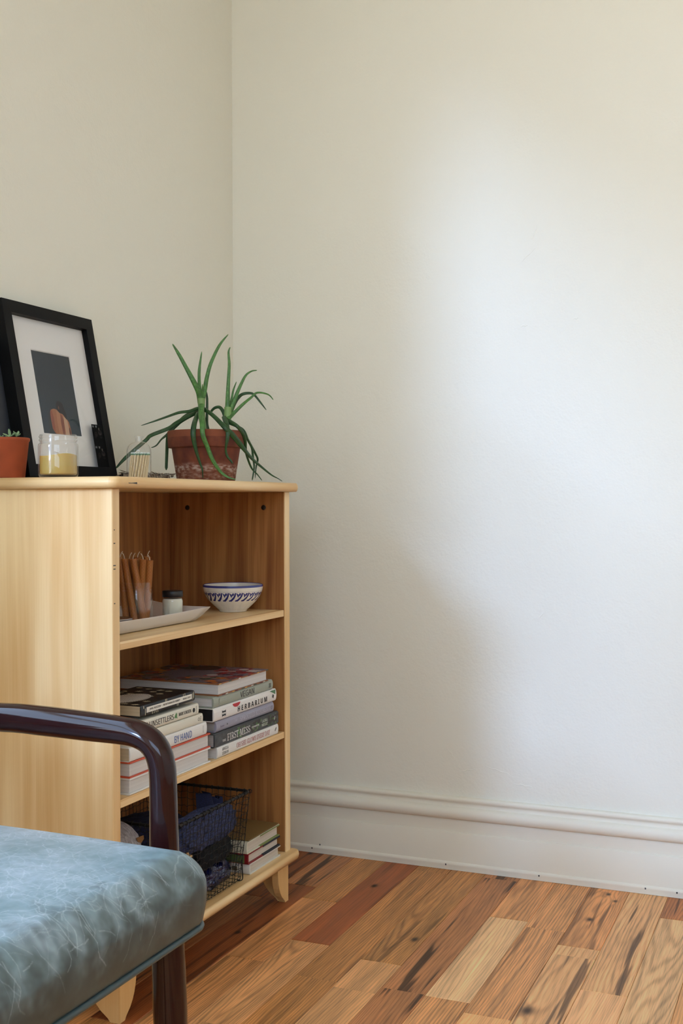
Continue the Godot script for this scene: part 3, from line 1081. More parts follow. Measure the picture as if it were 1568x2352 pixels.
	mb.rbox(Vector3(0, H / 2, -0.0095), Vector3(W - 2 * b + 0.004, H - 2 * b + 0.004, 0.002), 0.0004)
	part("glass_pane", mb, M.pane, t)
	# photo booth strip tucked into the lower right corner
	var s2 := blank(112, 420, rgb(18, 17, 19))
	for k in 2:
		var oy := 6.0 + 206.0 * k
		poly(s2, [Vector2(4, oy + 4), Vector2(22, oy + 4), Vector2(22, oy + 24), Vector2(4, oy + 24)], rgb(196, 200, 204), 0.85)
		poly(s2, [Vector2(36, oy + 4), Vector2(54, oy + 4), Vector2(48, oy + 26), Vector2(40, oy + 26)], rgb(210, 212, 214), 0.9)
		disc(s2, Vector2(70, oy + 36), 7, 15, rgb(190, 180, 170), 0.75)
		disc(s2, Vector2(76, oy + 74), 20, 28, rgb(78, 74, 72))
		disc(s2, Vector2(76, oy + 64), 18, 6, rgb(40, 38, 40), 0.8)
		disc(s2, Vector2(78, oy + 88), 8, 3, rgb(150, 144, 140), 0.8)
		disc(s2, Vector2(34, oy + 92), 15, 26, rgb(66, 62, 60))
		disc(s2, Vector2(34, oy + 84), 13, 5, rgb(34, 32, 34), 0.8)
		disc(s2, Vector2(80, oy + 118), 14, 12, rgb(50, 48, 48))
		disc(s2, Vector2(24, oy + 120), 10, 12, rgb(48, 46, 48))
		disc(s2, Vector2(60, oy + 190), 54, 50, rgb(26, 25, 26), 0.9)
	mb = MB.new()
	var sx0 := 0.0798
	var sx1 := 0.1163
	mb.rbox(Vector3((sx0 + sx1) / 2, 0.0673, -0.0016), Vector3(sx1 - sx0, 0.0870, 0.0005), 0.0001)
	var st := part("photo_strip", mb, M.ink, t)
	mb = MB.new()
	mb.flat(Vector3(sx0, 0.0239, -0.0012), Vector3(sx1, 0.0239, -0.0012), Vector3(sx1, 0.1107, -0.0012), Vector3(sx0, 0.1107, -0.0012), Vector3.BACK, Vector2(0, 1), Vector2(1, 1), Vector2(1, 0), Vector2(0, 0))
	part("strip_print", mb, textured(s2, 0.6, Color(0.6, 0.6, 0.6), 0.2), st)

func top_things() -> void:
	# dark board behind the frame
	var t := thing("board", "dark grey board leaning on the wall behind the left edge of the black frame", "board", Vector3(0.045, TOP + 0.002, 0.93))
	t.basis = Basis(Vector3.UP, PI / 2) * Basis(Vector3.RIGHT, -deg_to_rad(7.0))
	var mb := MB.new()
	mb.rbox(Vector3(0, 0.13, -0.006), Vector3(0.19, 0.26, 0.01), 0.0015)
	part("panel", mb, solid(rgb(74, 76, 82), 0.9), t)
	# candle in a glass jar
	t = thing("jar_candle", "olive yellow wax candle in a screw-neck glass jar before the black picture frame", "candle", Vector3(0.18, TOP, 0.978))
	var prof := [Vector2(0.0, 0.0005), Vector2(0.029, 0.0005), Vector2(0.0325, 0.002), Vector2(0.0344, 0.006), Vector2(0.0344, 0.056), Vector2(0.0336, 0.0588), Vector2(0.0312, 0.0602), Vector2(0.0312, 0.0632), Vector2(0.0328, 0.0642), Vector2(0.0328, 0.0660), Vector2(0.0316, 0.0672), Vector2(0.0316, 0.0692), Vector2(0.0330, 0.0702), Vector2(0.0330, 0.0716), Vector2(0.0316, 0.0728), Vector2(0.0316, 0.0744), Vector2(0.0308, 0.0752), Vector2(0.0296, 0.0748), Vector2(0.0293, 0.0600), Vector2(0.0318, 0.0555), Vector2(0.0320, 0.0070), Vector2(0.0290, 0.0050), Vector2(0.0, 0.0050)]
	mb = MB.new()
	mb.lathe(prof, 48)
	part("jar", mb, M.clear, t)
	var rows := []
	for i in 14:
		var ring := []
		for j in 40:
			var a := TAU * j / 40.0
			var top := 0.0385 + 0.0022 * cos(a - 0.2) + 0.0012 * sin(a * 3.0)
			var rr := 0.0316
			var y := 0.0
			if i == 0:
				rr = 0.0001; y = 0.0055
			elif i == 1:
				rr = 0.0285; y = 0.0055
			elif i < 6:
				y = lerpf(0.008, top, (i - 2) / 3.0)
			else:
				rr = 0.0316 * (1.0 - (i - 5) / 8.001)
				y = top - 0.003 * sin(PI * 0.5 * (i - 5) / 8.0)
			ring.append(Vector3(cos(a) * rr, y, sin(a) * rr))
		rows.append(ring)
	mb = MB.new()
	mb.grid(rows, true, Vector3(0, 0.015, 0))
	var wax := solid(rgb(190, 160, 74), 0.45)
	wax.subsurf_scatter_enabled = true
	wax.subsurf_scatter_strength = 0.25
	part("wax", mb, wax, t)
	mb = MB.new()
	mb.tube([Vector3(0.001, 0.034, 0), Vector3(0.0, 0.044, 0.001), Vector3(0.002, 0.052, 0.003)], [0.0008, 0.0008, 0.0007], 6)
	part("wick", mb, solid(rgb(190, 180, 160), 0.9), t)
	# small terracotta pot with a succulent
	t = thing("potted_succulent", "small orange terracotta pot with a tiny pale green succulent at the picture's left edge", "potted plant", Vector3(0.086, TOP, 0.994))
	var terra := textured(grained(blank(128, 128, rgb(166, 76, 40)), 8, 0.07, 0.03), 0.8)
	mb = MB.new()
	mb.lathe([Vector2(0, 0.0005), Vector2(0.027, 0.0005), Vector2(0.028, 0.0015), Vector2(0.0348, 0.0640), Vector2(0.0362, 0.0655), Vector2(0.0367, 0.0685), Vector2(0.0363, 0.0706), Vector2(0.0350, 0.0712), Vector2(0.0330, 0.0705), Vector2(0.0322, 0.062), Vector2(0.0, 0.062)], 40)
	part("pot", mb, terra, t)
	mb = MB.new()
	mb.lathe([Vector2(0.0, 0.067), Vector2(0.018, 0.0665), Vector2(0.0325, 0.0655)], 24)
	part("soil", mb, solid(rgb(48, 36, 26), 0.95), t)
	var suc := solid(rgb(150, 178, 132), 0.55)
	var rg := RandomNumberGenerator.new()
	rg.seed = 12
	for cl in [[Vector3(0.0, 0.0665, 0.004), 0.0125, 7], [Vector3(0.010, 0.074, -0.009), 0.0095, 7], [Vector3(0.003, 0.0735, -0.001), 0.0125, 5], [Vector3(-0.006, 0.068, 0.014), 0.010, 5]]:
		for k in cl[2]:
			var a: float = TAU * k / cl[2] + rg.randf() * 0.5
			var el := rg.randf_range(0.25, 1.2)
			var d := Vector3(cos(a) * cos(el), sin(el), sin(a) * cos(el))
			var L: float = cl[1] * rg.randf_range(0.8, 1.1)
			mb = MB.new()
			var p: Vector3 = cl[0]
			mb.tube([p, p + d * L * 0.3, p + d * L * 0.6 + Vector3.UP * 0.0004, p + d * L * 0.88 + Vector3.UP * 0.001, p + d * L + Vector3.UP * 0.0014], [0.0009, L * 0.17, L * 0.22, L * 0.14, 0.0002], 8, 0.55, Vector3.UP + d * 0.2)
			part("leaf", mb, suc, t)
	# bottle of matches
	var bc := Vector3(0.17, TOP, 0.7076)
	t = thing("glass_bottle", "small clear round-shouldered glass bottle filled with green-tipped matches", "bottle", bc)
	prof = [Vector2(0, 0.0005), Vector2(0.0215, 0.0005), Vector2(0.0236, 0.003), Vector2(0.0239, 0.008), Vector2(0.0239, 0.056)]
	for i in range(1, 10):
		var a := PI / 2 * i / 10.0
		prof.append(Vector2(0.0068 + (0.0239 - 0.0068) * cos(a), 0.056 + 0.0205 * sin(a)))
	prof += [Vector2(0.0066, 0.0775), Vector2(0.0064, 0.0835), Vector2(0.0084, 0.0850), Vector2(0.0086, 0.0872), Vector2(0.0078, 0.0882), Vector2(0.0058, 0.0878), Vector2(0.0052, 0.0770)]
	mb = MB.new()
	mb.lathe(prof, 40)
	part("glass", mb, M.clear, t)
	var stick := solid(rgb(226, 206, 166), 0.7)
	var head1 := solid(rgb(96, 140, 112), 0.6)
	var tip := solid(rgb(214, 226, 220), 0.6)
	var proto: Node3D = null
	var n := 0
	for ring in [[0.0186, 20, 0.0], [0.0128, 13, 0.3], [0.006, 6, 0.1]]:
		for k in ring[1]:
			var a: float = TAU * k / ring[1] + ring[2]
			var b0 := Vector3(cos(a) * ring[0] * 0.98, 0.0022, sin(a) * ring[0] * 0.98)
			var lean := Vector3(0.0042, 0, -0.0018)
			var a1 := Vector3(cos(a) * ring[0], 0.0535 + rg.randf_range(-0.003, 0.003), sin(a) * ring[0]) + lean
			if Vector2(a1.x, a1.z).length() > 0.0205:
				a1 = Vector3(a1.x * 0.0205 / Vector2(a1.x, a1.z).length(), a1.y, a1.z * 0.0205 / Vector2(a1.x, a1.z).length())
			b0 -= lean * 0.8
			if Vector2(b0.x, b0.z).length() > 0.0195:
				b0 = Vector3(b0.x * 0.0195 / Vector2(b0.x, b0.z).length(), b0.y, b0.z * 0.0195 / Vector2(b0.x, b0.z).length())
			var m: Node3D
			if proto == null:
				proto = thing("match", "wooden match with a green head and white tip standing in the glass bottle", "match", Vector3.ZERO, "matches in the glass bottle")
				mb = MB.new()
				mb.rbox(Vector3(0, 0.025, 0), Vector3(0.0021, 0.05, 0.0021), 0.0002)
				part("stick", mb, stick, proto)
				mb = MB.new()
				mb.lathe([Vector2(0, 0.0478), Vector2(0.0016, 0.0484), Vector2(0.0019, 0.0500), Vector2(0.0017, 0.0518), Vector2(0.0010, 0.0526)], 8)
				part("head", mb, head1, proto)
				mb = MB.new()
				mb.lathe([Vector2(0.0019, 0.0512), Vector2(0.0016, 0.0526), Vector2(0.0009, 0.0536), Vector2(0, 0.0539)], 8)
				part("tip", mb, tip, proto)
				m = proto
			else:
				m = proto.duplicate()
				m.name = numbered("match")
				add_child(m, true)
			var up := (a1 - b0).normalized()
			m.transform = Transform3D(Basis(Quaternion(Vector3.UP, up)), bc + b0)
			n += 1
	# bundle of dried sage tied with thread
	t = thing("sage_bundle", "bundle of dried grey sage leaves tied with thread, lying behind the match bottle", "sage bundle", Vector3(0.118, TOP, 0.602))
	var ax := Vector3(0.008, 0, -0.178).normalized()
	var nz := noise(41, 60.0, 3)
	var prow := []
	for i in 30:
		var k := i / 29.0
		var ring := []
		for j in 18:
			var a := TAU * j / 18.0
			var r := 0.0094 * (0.55 + 0.45 * sin(PI * clampf(k * 0.92 + 0.06, 0, 1))) * (1.0 + 0.28 * nz.get_noise_3d(k * 3.0, cos(a), sin(a)))
			var cy := 0.0098
			ring.append(ax * (k - 0.5) * 0.165 + Vector3(cos(a) * r, maxf(cy + sin(a) * r, 0.0006), 0))
		prow.append(ring)
	mb = MB.new()
	mb.grid(prow, true, Vector3(0, 0.0095, 0))
	var sage := textured(grained(grained(blank(256, 256, rgb(122, 110, 96)), 6, 0.9, 0.09), 7, 0.5, 0.02), 0.95)
	part("core", mb, sage, t)
	mb = MB.new()
	for i in 70:
		var k := rg.randf_range(-0.47, 0.5)
		var a := rg.randf() * PI * 1.1 - 0.15
		var p := ax * k * 0.165 + Vector3(cos(a) * 0.0088, 0.0098 + sin(a) * 0.0085, 0)
		p.y = maxf(p.y, 0.002)
		var d := (ax * (1.0 if rg.randf() < 0.7 else -1.0) + Vector3(rg.randf_range(-0.3, 0.3), rg.randf_range(-0.12, 0.22), 0)).normalized()
		var L := rg.randf_range(0.012, 0.024)
		if (p + d * L).y < 0.001:
			d.y = 0.05
		mb.tube([p, p + d * L * 0.3, p + d * L * 0.7, p + d * L], [0.0006, 0.0024, 0.0020, 0.0003], 6, 0.25, Vector3(cos(a), sin(a), 0))
	var lv := part("leaf_layer", mb, sage, t)
	lv.set_meta("kind", "stuff")
	for k in 7:
		mb = MB.new()
		var loop := []
		var kc := -0.42 + 0.14 * k
		for i in 21:
			var a := TAU * i / 20.0
			loop.append(ax * (kc + 0.03 * sin(a + k) ) * 0.165 + Vector3(cos(a) * 0.0104, maxf(0.0098 + sin(a) * 0.0104, 0.0006), 0))
		mb.tube(loop, filled(loop.size(), 0.0004), 5, 1.0, Vector3.ZERO, false)
		part("thread", mb, solid(rgb(196, 186, 164), 0.9), t)

# ---------------------------------------------------------------- aloe
func aloe() -> void:
	var t := thing("potted_aloe", "leggy green aloe spilling over the rim of a weathered terracotta pot", "potted plant", Vector3(0.18, TOP, 0.46))
	var im := blank(512, 256, rgb(150, 74, 46))
	var n1 := noise(3, 0.02, 4)
	var n2 := noise(4, 0.09, 3)
	for y in 256:
		for x in 512:
			var v := y / 255.0
			var k := n1.get_noise_2d(x, y)
			var c := Color8(128, 68, 46).lerp(Color8(92, 44, 32), clampf(0.42 + k * 0.9, 0, 1))
			# lathe runs from the foot up: white lime bloom low on the side, on the clay itself
			var band := exp(-pow((v - 0.335 - 0.02 * n1.get_noise_2d(x * 0.6, 9.0)) / 0.028, 2.0)) + 0.55 * exp(-pow((v - 0.27 - 0.02 * n1.get_noise_2d(x * 0.9, 90.0)) / 0.03, 2.0))
			var w := clampf(band * (0.42 + 0.75 * n2.get_noise_2d(x * 0.6, y * 1.8)) * 1.25, 0, 0.8)
			if v > 0.60:
				c = c.lerp(Color8(150, 84, 54), 0.6)
			c = c.lerp(Color8(206, 190, 180), w)
			im.set_pixel(x, y, c)
	var clay := textured(im, 0.85)
	var mb := MB.new()
	mb.lathe([Vector2(0.0, 0.0005), Vector2(0.060, 0.0005), Vector2(0.062, 0.002), Vector2(0.0735, 0.0745), Vector2(0.0800, 0.0750), Vector2(0.0812, 0.0765), Vector2(0.0826, 0.1080), Vector2(0.0818, 0.1105), Vector2(0.0795, 0.1112), Vector2(0.0765, 0.1100), Vector2(0.0750, 0.0960), Vector2(0.0, 0.0960)], 56)
	part("pot", mb, clay, t)
	mb = MB.new()
	var rows := []
	var nz := noise(8, 40.0, 3)
	for i in 8:
		var ring := []
		for j in 30:
			var a := TAU * j / 30.0
			var r := 0.0755 * i / 7.0 + 0.0002
			ring.append(Vector3(cos(a) * r, 0.1035 + 0.004 * nz.get_noise_2d(cos(a) * r, sin(a) * r) - 0.002 * i / 7.0, sin(a) * r))
		rows.append(ring)
	mb.grid(rows, true, Vector3(0, 0.05, 0))
	part("soil", mb, solid(rgb(40, 30, 24), 0.95), t)
	var gi := blank(128, 256, rgb(70, 116, 62))
	var rg := RandomNumberGenerator.new()
	rg.seed = 4
	for i in 150:
		disc(gi, Vector2(rg.randf() * 128, rg.randf() * 256), rg.randf_range(1.2, 2.4), rg.randf_range(2.0, 4.5), rgb(140, 176, 120), 0.55)
	gi = grained(gi, 2, 0.25, 0.03)
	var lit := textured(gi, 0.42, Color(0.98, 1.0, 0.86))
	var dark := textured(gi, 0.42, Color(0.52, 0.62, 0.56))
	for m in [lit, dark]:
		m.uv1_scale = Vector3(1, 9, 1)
		m.rim_enabled = false
	# points in millimetres from the foot of the pot, tip first; then half widths in mm
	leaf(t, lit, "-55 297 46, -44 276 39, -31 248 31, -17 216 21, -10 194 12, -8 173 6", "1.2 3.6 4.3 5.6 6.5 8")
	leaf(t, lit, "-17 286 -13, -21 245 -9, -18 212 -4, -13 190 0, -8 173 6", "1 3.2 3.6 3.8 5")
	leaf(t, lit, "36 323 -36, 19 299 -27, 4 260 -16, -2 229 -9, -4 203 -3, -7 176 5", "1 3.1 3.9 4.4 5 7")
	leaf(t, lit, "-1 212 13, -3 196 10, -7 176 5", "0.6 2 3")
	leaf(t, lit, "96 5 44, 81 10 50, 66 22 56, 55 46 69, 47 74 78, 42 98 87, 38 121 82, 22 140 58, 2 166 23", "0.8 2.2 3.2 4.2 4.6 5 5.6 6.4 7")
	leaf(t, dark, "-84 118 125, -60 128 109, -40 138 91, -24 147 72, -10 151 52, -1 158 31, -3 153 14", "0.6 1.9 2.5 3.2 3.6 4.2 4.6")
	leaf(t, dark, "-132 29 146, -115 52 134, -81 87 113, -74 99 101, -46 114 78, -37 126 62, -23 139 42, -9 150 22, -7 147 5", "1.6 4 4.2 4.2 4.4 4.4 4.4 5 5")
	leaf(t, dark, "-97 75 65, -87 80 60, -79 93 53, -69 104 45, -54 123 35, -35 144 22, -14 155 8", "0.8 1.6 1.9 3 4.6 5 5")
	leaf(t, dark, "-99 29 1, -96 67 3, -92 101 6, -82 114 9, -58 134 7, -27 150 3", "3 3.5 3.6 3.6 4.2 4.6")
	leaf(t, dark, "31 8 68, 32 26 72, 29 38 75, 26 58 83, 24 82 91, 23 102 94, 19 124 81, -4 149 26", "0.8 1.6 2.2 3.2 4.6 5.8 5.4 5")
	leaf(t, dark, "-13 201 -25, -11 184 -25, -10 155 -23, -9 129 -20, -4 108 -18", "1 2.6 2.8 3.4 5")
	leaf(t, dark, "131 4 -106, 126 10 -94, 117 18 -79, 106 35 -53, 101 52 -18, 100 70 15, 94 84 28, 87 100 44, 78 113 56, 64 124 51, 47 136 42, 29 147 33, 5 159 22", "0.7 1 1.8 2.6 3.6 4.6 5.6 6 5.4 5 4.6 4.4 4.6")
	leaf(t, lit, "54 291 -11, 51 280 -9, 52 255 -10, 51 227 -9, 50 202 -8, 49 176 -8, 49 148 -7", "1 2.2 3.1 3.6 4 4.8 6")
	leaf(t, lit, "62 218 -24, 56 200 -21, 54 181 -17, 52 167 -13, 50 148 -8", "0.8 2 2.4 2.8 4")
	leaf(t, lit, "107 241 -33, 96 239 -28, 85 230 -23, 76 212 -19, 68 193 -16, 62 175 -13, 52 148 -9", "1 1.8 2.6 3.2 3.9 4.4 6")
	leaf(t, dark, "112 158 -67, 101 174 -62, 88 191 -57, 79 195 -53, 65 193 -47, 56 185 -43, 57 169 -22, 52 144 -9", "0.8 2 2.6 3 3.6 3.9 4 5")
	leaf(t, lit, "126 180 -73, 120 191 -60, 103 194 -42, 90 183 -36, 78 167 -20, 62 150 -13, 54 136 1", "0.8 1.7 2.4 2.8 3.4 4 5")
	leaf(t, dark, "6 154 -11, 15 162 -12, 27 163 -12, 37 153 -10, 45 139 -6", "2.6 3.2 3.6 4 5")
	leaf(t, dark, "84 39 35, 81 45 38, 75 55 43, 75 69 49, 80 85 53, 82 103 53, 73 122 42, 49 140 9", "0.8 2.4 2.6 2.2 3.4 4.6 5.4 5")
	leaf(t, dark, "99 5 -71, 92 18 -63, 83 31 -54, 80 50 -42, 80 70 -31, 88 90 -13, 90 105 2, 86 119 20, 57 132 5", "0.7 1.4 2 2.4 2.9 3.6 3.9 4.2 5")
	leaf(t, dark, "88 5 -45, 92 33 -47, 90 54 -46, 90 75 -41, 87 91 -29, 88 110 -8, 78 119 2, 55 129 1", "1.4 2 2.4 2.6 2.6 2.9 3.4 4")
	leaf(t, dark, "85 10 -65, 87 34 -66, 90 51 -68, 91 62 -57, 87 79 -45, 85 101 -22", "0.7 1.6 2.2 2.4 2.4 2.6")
	for s in [["-8 182 6, -7 154 5, -5 131 4, -1 98 3", "8.6 7 6 6.5"], ["50 162 -8, 49 139 -7, 46 120 -6, 43 98 -5", "8 8.4 6 6.5"]]:
		var p := points(s[0])
		var r := []
		for x in s[1].split(" "):
			r.append(float(x) * 0.001)
		mb = MB.new()
		var sp := smooth_path(p, 4)
		var rr := []
		for i in sp.size():
			rr.append(lerp_list(r, float(i) / (sp.size() - 1)))
		mb.tube(sp, rr, 12)
		part("stem", mb, solid(rgb(128, 160, 96), 0.5), t)

func points(s: String) -> Array:
	var o := []
	for q in s.split(", "):
		var c := q.split(" ")
		o.append(Vector3(float(c[0]), float(c[1]), float(c[2])) * 0.001)
	return o

func leaf(t: Node, m: Material, s: String, w: String) -> void:
	var p := smooth_path(points(s), 5)
	var r := []
	for x in w.split(" "):
		r.append(float(x) * 0.001)
	var rr := []
	for i in p.size():
		rr.append(lerp_list(r, float(i) / (p.size() - 1)))
	rr[0] *= 0.35
	var mb := MB.new()
	mb.tube(p, rr, 10, 0.55, Vector3(0.42, 0.25, 0.87))
	part("leaf", mb, m, t)

# ---------------------------------------------------------------- first shelf
func shelf_one() -> void:
	var Y := 0.6406
	# bowl with a painted border
	var t := thing("bowl", "white ribbed pottery bowl with a dark blue scroll border and blue rim", "bowl", Vector3(0.226, Y, 0.426))
	var im := blank(2048, 256, rgb(232, 226, 214))
	for y in 256:
		for x in 2048:
			if y < 17:
				im.set_pixel(x, y, rgb(62, 68, 132))
			elif y == 38:
				im.set_pixel(x, y, rgb(120, 126, 160))
	var blue := rgb(38, 42, 110)
	for k in 26:
		var x := 2048.0 * k / 26.0
		var d := 78.0
		for w in [[0.0, 0.0], [-2048.0, 0.0]]:
			var ox: float = x + w[0]
			poly(im, [Vector2(ox, 44), Vector2(ox + 12, 42), Vector2(ox + 30, 66), Vector2(ox + 62, 84), Vector2(ox + 84, 88), Vector2(ox + 86, 96), Vector2(ox + 52, 96), Vector2(ox + 20, 78), Vector2(ox + 4, 60)], blue)
			poly(im, [Vector2(ox + 18, 46), Vector2(ox + 40, 44), Vector2(ox + 56, 54), Vector2(ox + 46, 62), Vector2(ox + 28, 58)], blue, 0.85)
			poly(im, [Vector2(ox + 46, 66), Vector2(ox + 58, 70), Vector2(ox + 66, 58), Vector2(ox + 78, 46), Vector2(ox + 70, 44), Vector2(ox + 56, 52)], blue)
			disc(im, Vector2(ox + 82, 92), 6, 5, blue)
	im = grained(im, 5, 0.03, 0.01)
	var gl := textured(im, 0.18)
	var prof := [Vector2(0.0632, 0.0578), Vector2(0.0642, 0.0590), Vector2(0.0650, 0.0588), Vector2(0.0654, 0.0570), Vector2(0.0648, 0.0520), Vector2(0.0636, 0.0460), Vector2(0.0614, 0.0395), Vector2(0.0580, 0.0330), Vector2(0.0535, 0.0265), Vector2(0.0485, 0.0208)]
	for i in 5:
		var k := i / 5.0
		prof.append(Vector2(lerpf(0.0472, 0.0330, k), lerpf(0.0196, 0.0062, k)))
		prof.append(Vector2(lerpf(0.0472, 0.0330, k + 0.1) + 0.0004, lerpf(0.0196, 0.0062, k + 0.1)))
		prof.append(Vector2(lerpf(0.0472, 0.0330, k + 0.18) - 0.0003, lerpf(0.0196, 0.0062, k + 0.18)))
	prof += [Vector2(0.0308, 0.0042), Vector2(0.0298, 0.0010), Vector2(0.0290, 0.0004), Vector2(0.0, 0.0004)]
	var mb := MB.new()
	mb.lathe(prof, 72)
	part("body", mb, gl, t)
	mb = MB.new()
	mb.lathe([Vector2(0.0, 0.0080), Vector2(0.020, 0.0090), Vector2(0.038, 0.0170), Vector2(0.052, 0.0310), Vector2(0.0595, 0.0440), Vector2(0.0624, 0.0540), Vector2(0.0632, 0.0578)], 72)
	var inside := part("glazed_inside", mb, solid(rgb(226, 220, 208), 0.18), t)
	# long white dish with drawn-out corners
	t = thing("serving_dish", "long white porcelain dish with pointed upturned corners on the top shelf", "dish", Vector3(0.19, Y, 0.79))
	var o := Vector3(-0.19, 0, -0.79)
	var base := [Vector2(0.255, 0.652), Vector2(0.253, 0.935), Vector2(0.105, 0.935), Vector2(0.118, 0.606)]
	var rim := [Vector2(0.278, 0.617), Vector2(0.275, 0.976), Vector2(0.075, 0.976), Vector2(0.088, 0.530)]
	var rows := []
	var prof2 := [[0.0, 0.0005, -0.3], [0.0, 0.0005, 0.0], [0.22, 0.0030, 0.0], [0.5, 0.0100, 0.0], [0.78, 0.0190, 0.0], [1.0, 0.0270, 0.0], [0.985, 0.0278, 0.0], [0.76, 0.0225, 0.0], [0.46, 0.0130, 0.0], [0.15, 0.0058, 0.0], [-0.1, 0.0040, 0.0], [-0.5, 0.0038, -0.5]]
	for pr in prof2:
		var ring := []
		for e in 4:
			for i in 12:
				var k := i / 12.0
				var bb: Vector2 = base[e].lerp(base[(e + 1) % 4], k)
				var rm: Vector2 = rim[e].lerp(rim[(e + 1) % 4], k)
				var sag := sin(PI * k)
				rm = rm.lerp(bb, 0.16 * sag)
				var p := bb.lerp(rm, pr[0])
				var cen := Vector2(0.19, 0.79)
				if pr[2] < 0.0:
					p = bb.lerp(cen, -pr[2])
				ring.append(Vector3(p.x, pr[1] * (1.0 - 0.10 * sag * clampf(pr[0], 0, 1)), p.y) + o)
		rows.append(ring)
	mb = MB.new()
	mb.grid(rows.slice(0, 7), true, Vector3(0, 0.03, 0))
	mb.grid(rows.slice(6), true, Vector3(0, -0.2, 0))
	var cap := PackedVector2Array()
	for e in 48:
		var q: Vector3 = rows[11][e]
		mb.tri(Vector3(0, 0.0038, 0), q, rows[11][(e + 1) % 48], Vector3.UP, Vector3.UP, Vector3.UP)
		mb.tri(Vector3(0, 0.0005, 0), rows[0][e], rows[0][(e + 1) % 48], Vector3.DOWN, Vector3.DOWN, Vector3.DOWN)
	part("dish", mb, solid(rgb(228, 222, 218), 0.22), t)
	# preserving jar full of rolled beeswax candles
	var YD := Y + 0.0041
	var jc := Vector3(0.19, YD, 0.7497)
	t = thing("glass_jar", "clear screw-top glass jar holding rolled beeswax candles on the white dish", "jar", jc)
	mb = MB.new()
	mb.lathe([Vector2(0, 0.0005), Vector2(0.027, 0.0005), Vector2(0.0308, 0.003), Vector2(0.0318, 0.008), Vector2(0.0318, 0.056), Vector2(0.0308, 0.0605), Vector2(0.0290, 0.0630), Vector2(0.0304, 0.0645), Vector2(0.0304, 0.0660), Vector2(0.0290, 0.0672), Vector2(0.0290, 0.0690), Vector2(0.0302, 0.0702), Vector2(0.0302, 0.0716), Vector2(0.0290, 0.0728), Vector2(0.0290, 0.0782), Vector2(0.0280, 0.0790), Vector2(0.0270, 0.0782), Vector2(0.0270, 0.0630), Vector2(0.0294, 0.0560), Vector2(0.0294, 0.0080), Vector2(0.0, 0.0050)], 44)
	part("jar", mb, M.clear, t)
	var hex := blank(64, 64, rgb(186, 122, 60))
	for y in 64:
		for x in 64:
			var best := 1e9
			var sec := 1e9
			for c in [Vector2(0, 0), Vector2(64, 0), Vector2(0, 64), Vector2(64, 64), Vector2(32, 32), Vector2(-32, 32), Vector2(96, 32), Vector2(32, 96), Vector2(32, -32)]:
				var dd: float = Vector2(x, y).distance_to(c)
				if dd < best:
					sec = best; best = dd
				elif dd < sec:
					sec = dd
			if sec - best < 7.0:
				hex.set_pixel(x, y, rgb(172, 108, 52))
	var bees := textured(hex, 0.5, Color(0.95, 0.92, 0.9))
	bees.uv1_scale = Vector3(7, 160, 1)
	bees.subsurf_scatter_enabled = true
	bees.subsurf_scatter_strength = 0.1
	var wick := solid(rgb(214, 196, 176), 0.9)
	var R := Vector3(0.921, 0, -0.388)
	var D := Vector3(0.388, 0, 0.921)
	# across and towards the viewer in mm: top, then foot; which one it is
	for q in [
		[-21, 6, -1, 13, 124, "rolled beeswax candle leaning in the jar, second from the left, wick bent right"],
		[-4, 12, 17, 12, 124, "rolled beeswax candle in front at the middle of the jar, leaning to the left"],
		[15, 8, 5, -8, 123, "fat rolled beeswax candle right of the jar's middle with a curled wick"],
		[27, 4, 18, -4, 121, "rolled beeswax candle at the jar's right side, tilted to the right"],
		[-30, 2, -18, 6, 127, "dark rolled beeswax candle farthest left in the jar, half behind the bookcase side"],
		[2, -4, -6, -14, 126, "rolled beeswax candle behind the middle of the jar with a tall slanting wick"],
		[20, -10, 8, -19, 127, "rolled beeswax candle at the back right of the jar, only its top showing"],
		[-14, -6, -17, -8, 124, "rolled beeswax candle at the back left of the jar between two others"]]:
		var c := thing("candle", q[5], "candle", jc + Vector3(0, 0.0058, 0), "beeswax candles in the glass jar")
		var a: Vector3 = R * q[2] * 0.001 + D * q[3] * 0.001
		var b: Vector3 = R * q[0] * 0.001 + D * q[1] * 0.001 + Vector3.UP * (q[4] * 0.001 - 0.006)
		var pts := []
		var rr := []
		for i in 13:
			pts.append(a.lerp(b, i / 12.0))
			rr.append(0.0068 * (1.0 + 0.02 * sin(i * 2.1 + q[0])))
		mb = MB.new()
		mb.tube(pts, rr, 16)
		part("wax", mb, bees, c)
		var e := (D * 0.5 + R * 0.86)
		mb = MB.new()
		mb.tube([a + e * 0.0066, a.lerp(b, 0.5) + e * 0.0067, b + e * 0.0066], [0.0011, 0.0011, 0.0011], 6)
		part("rolled_edge", mb, bees, c)
		var bend := R * (0.003 if q[0] % 2 == 0 else -0.003)
		mb = MB.new()
		mb.tube([b, b + Vector3(0, 0.004, 0) + bend * 0.2, b + Vector3(0, 0.008, 0) + bend * 0.7, b + Vector3(0, 0.0115, 0) + bend * 1.5], [0.0009, 0.0009, 0.0009, 0.0008], 6)
		part("wick", mb, wick, c)
	# little jar of white balm with a black lid
	t = thing("balm_jar", "little glass jar of pale balm with a black lid on the white dish", "jar", Vector3(0.2155, YD, 0.6585))
	mb = MB.new()
	mb.lathe([Vector2(0, 0.0005), Vector2(0.018, 0.0005), Vector2(0.0202, 0.003), Vector2(0.0206, 0.006), Vector2(0.0206, 0.036), Vector2(0.0198, 0.0400), Vector2(0.0186, 0.0420), Vector2(0.0194, 0.0432), Vector2(0.0186, 0.0448), Vector2(0.0186, 0.048)], 36)
	part("glass", mb, M.clear, t)
	mb = MB.new()
	mb.lathe([Vector2(0, 0.002), Vector2(0.0176, 0.002), Vector2(0.0195, 0.005), Vector2(0.0196, 0.036), Vector2(0.0180, 0.041), Vector2(0.0, 0.0412)], 36)
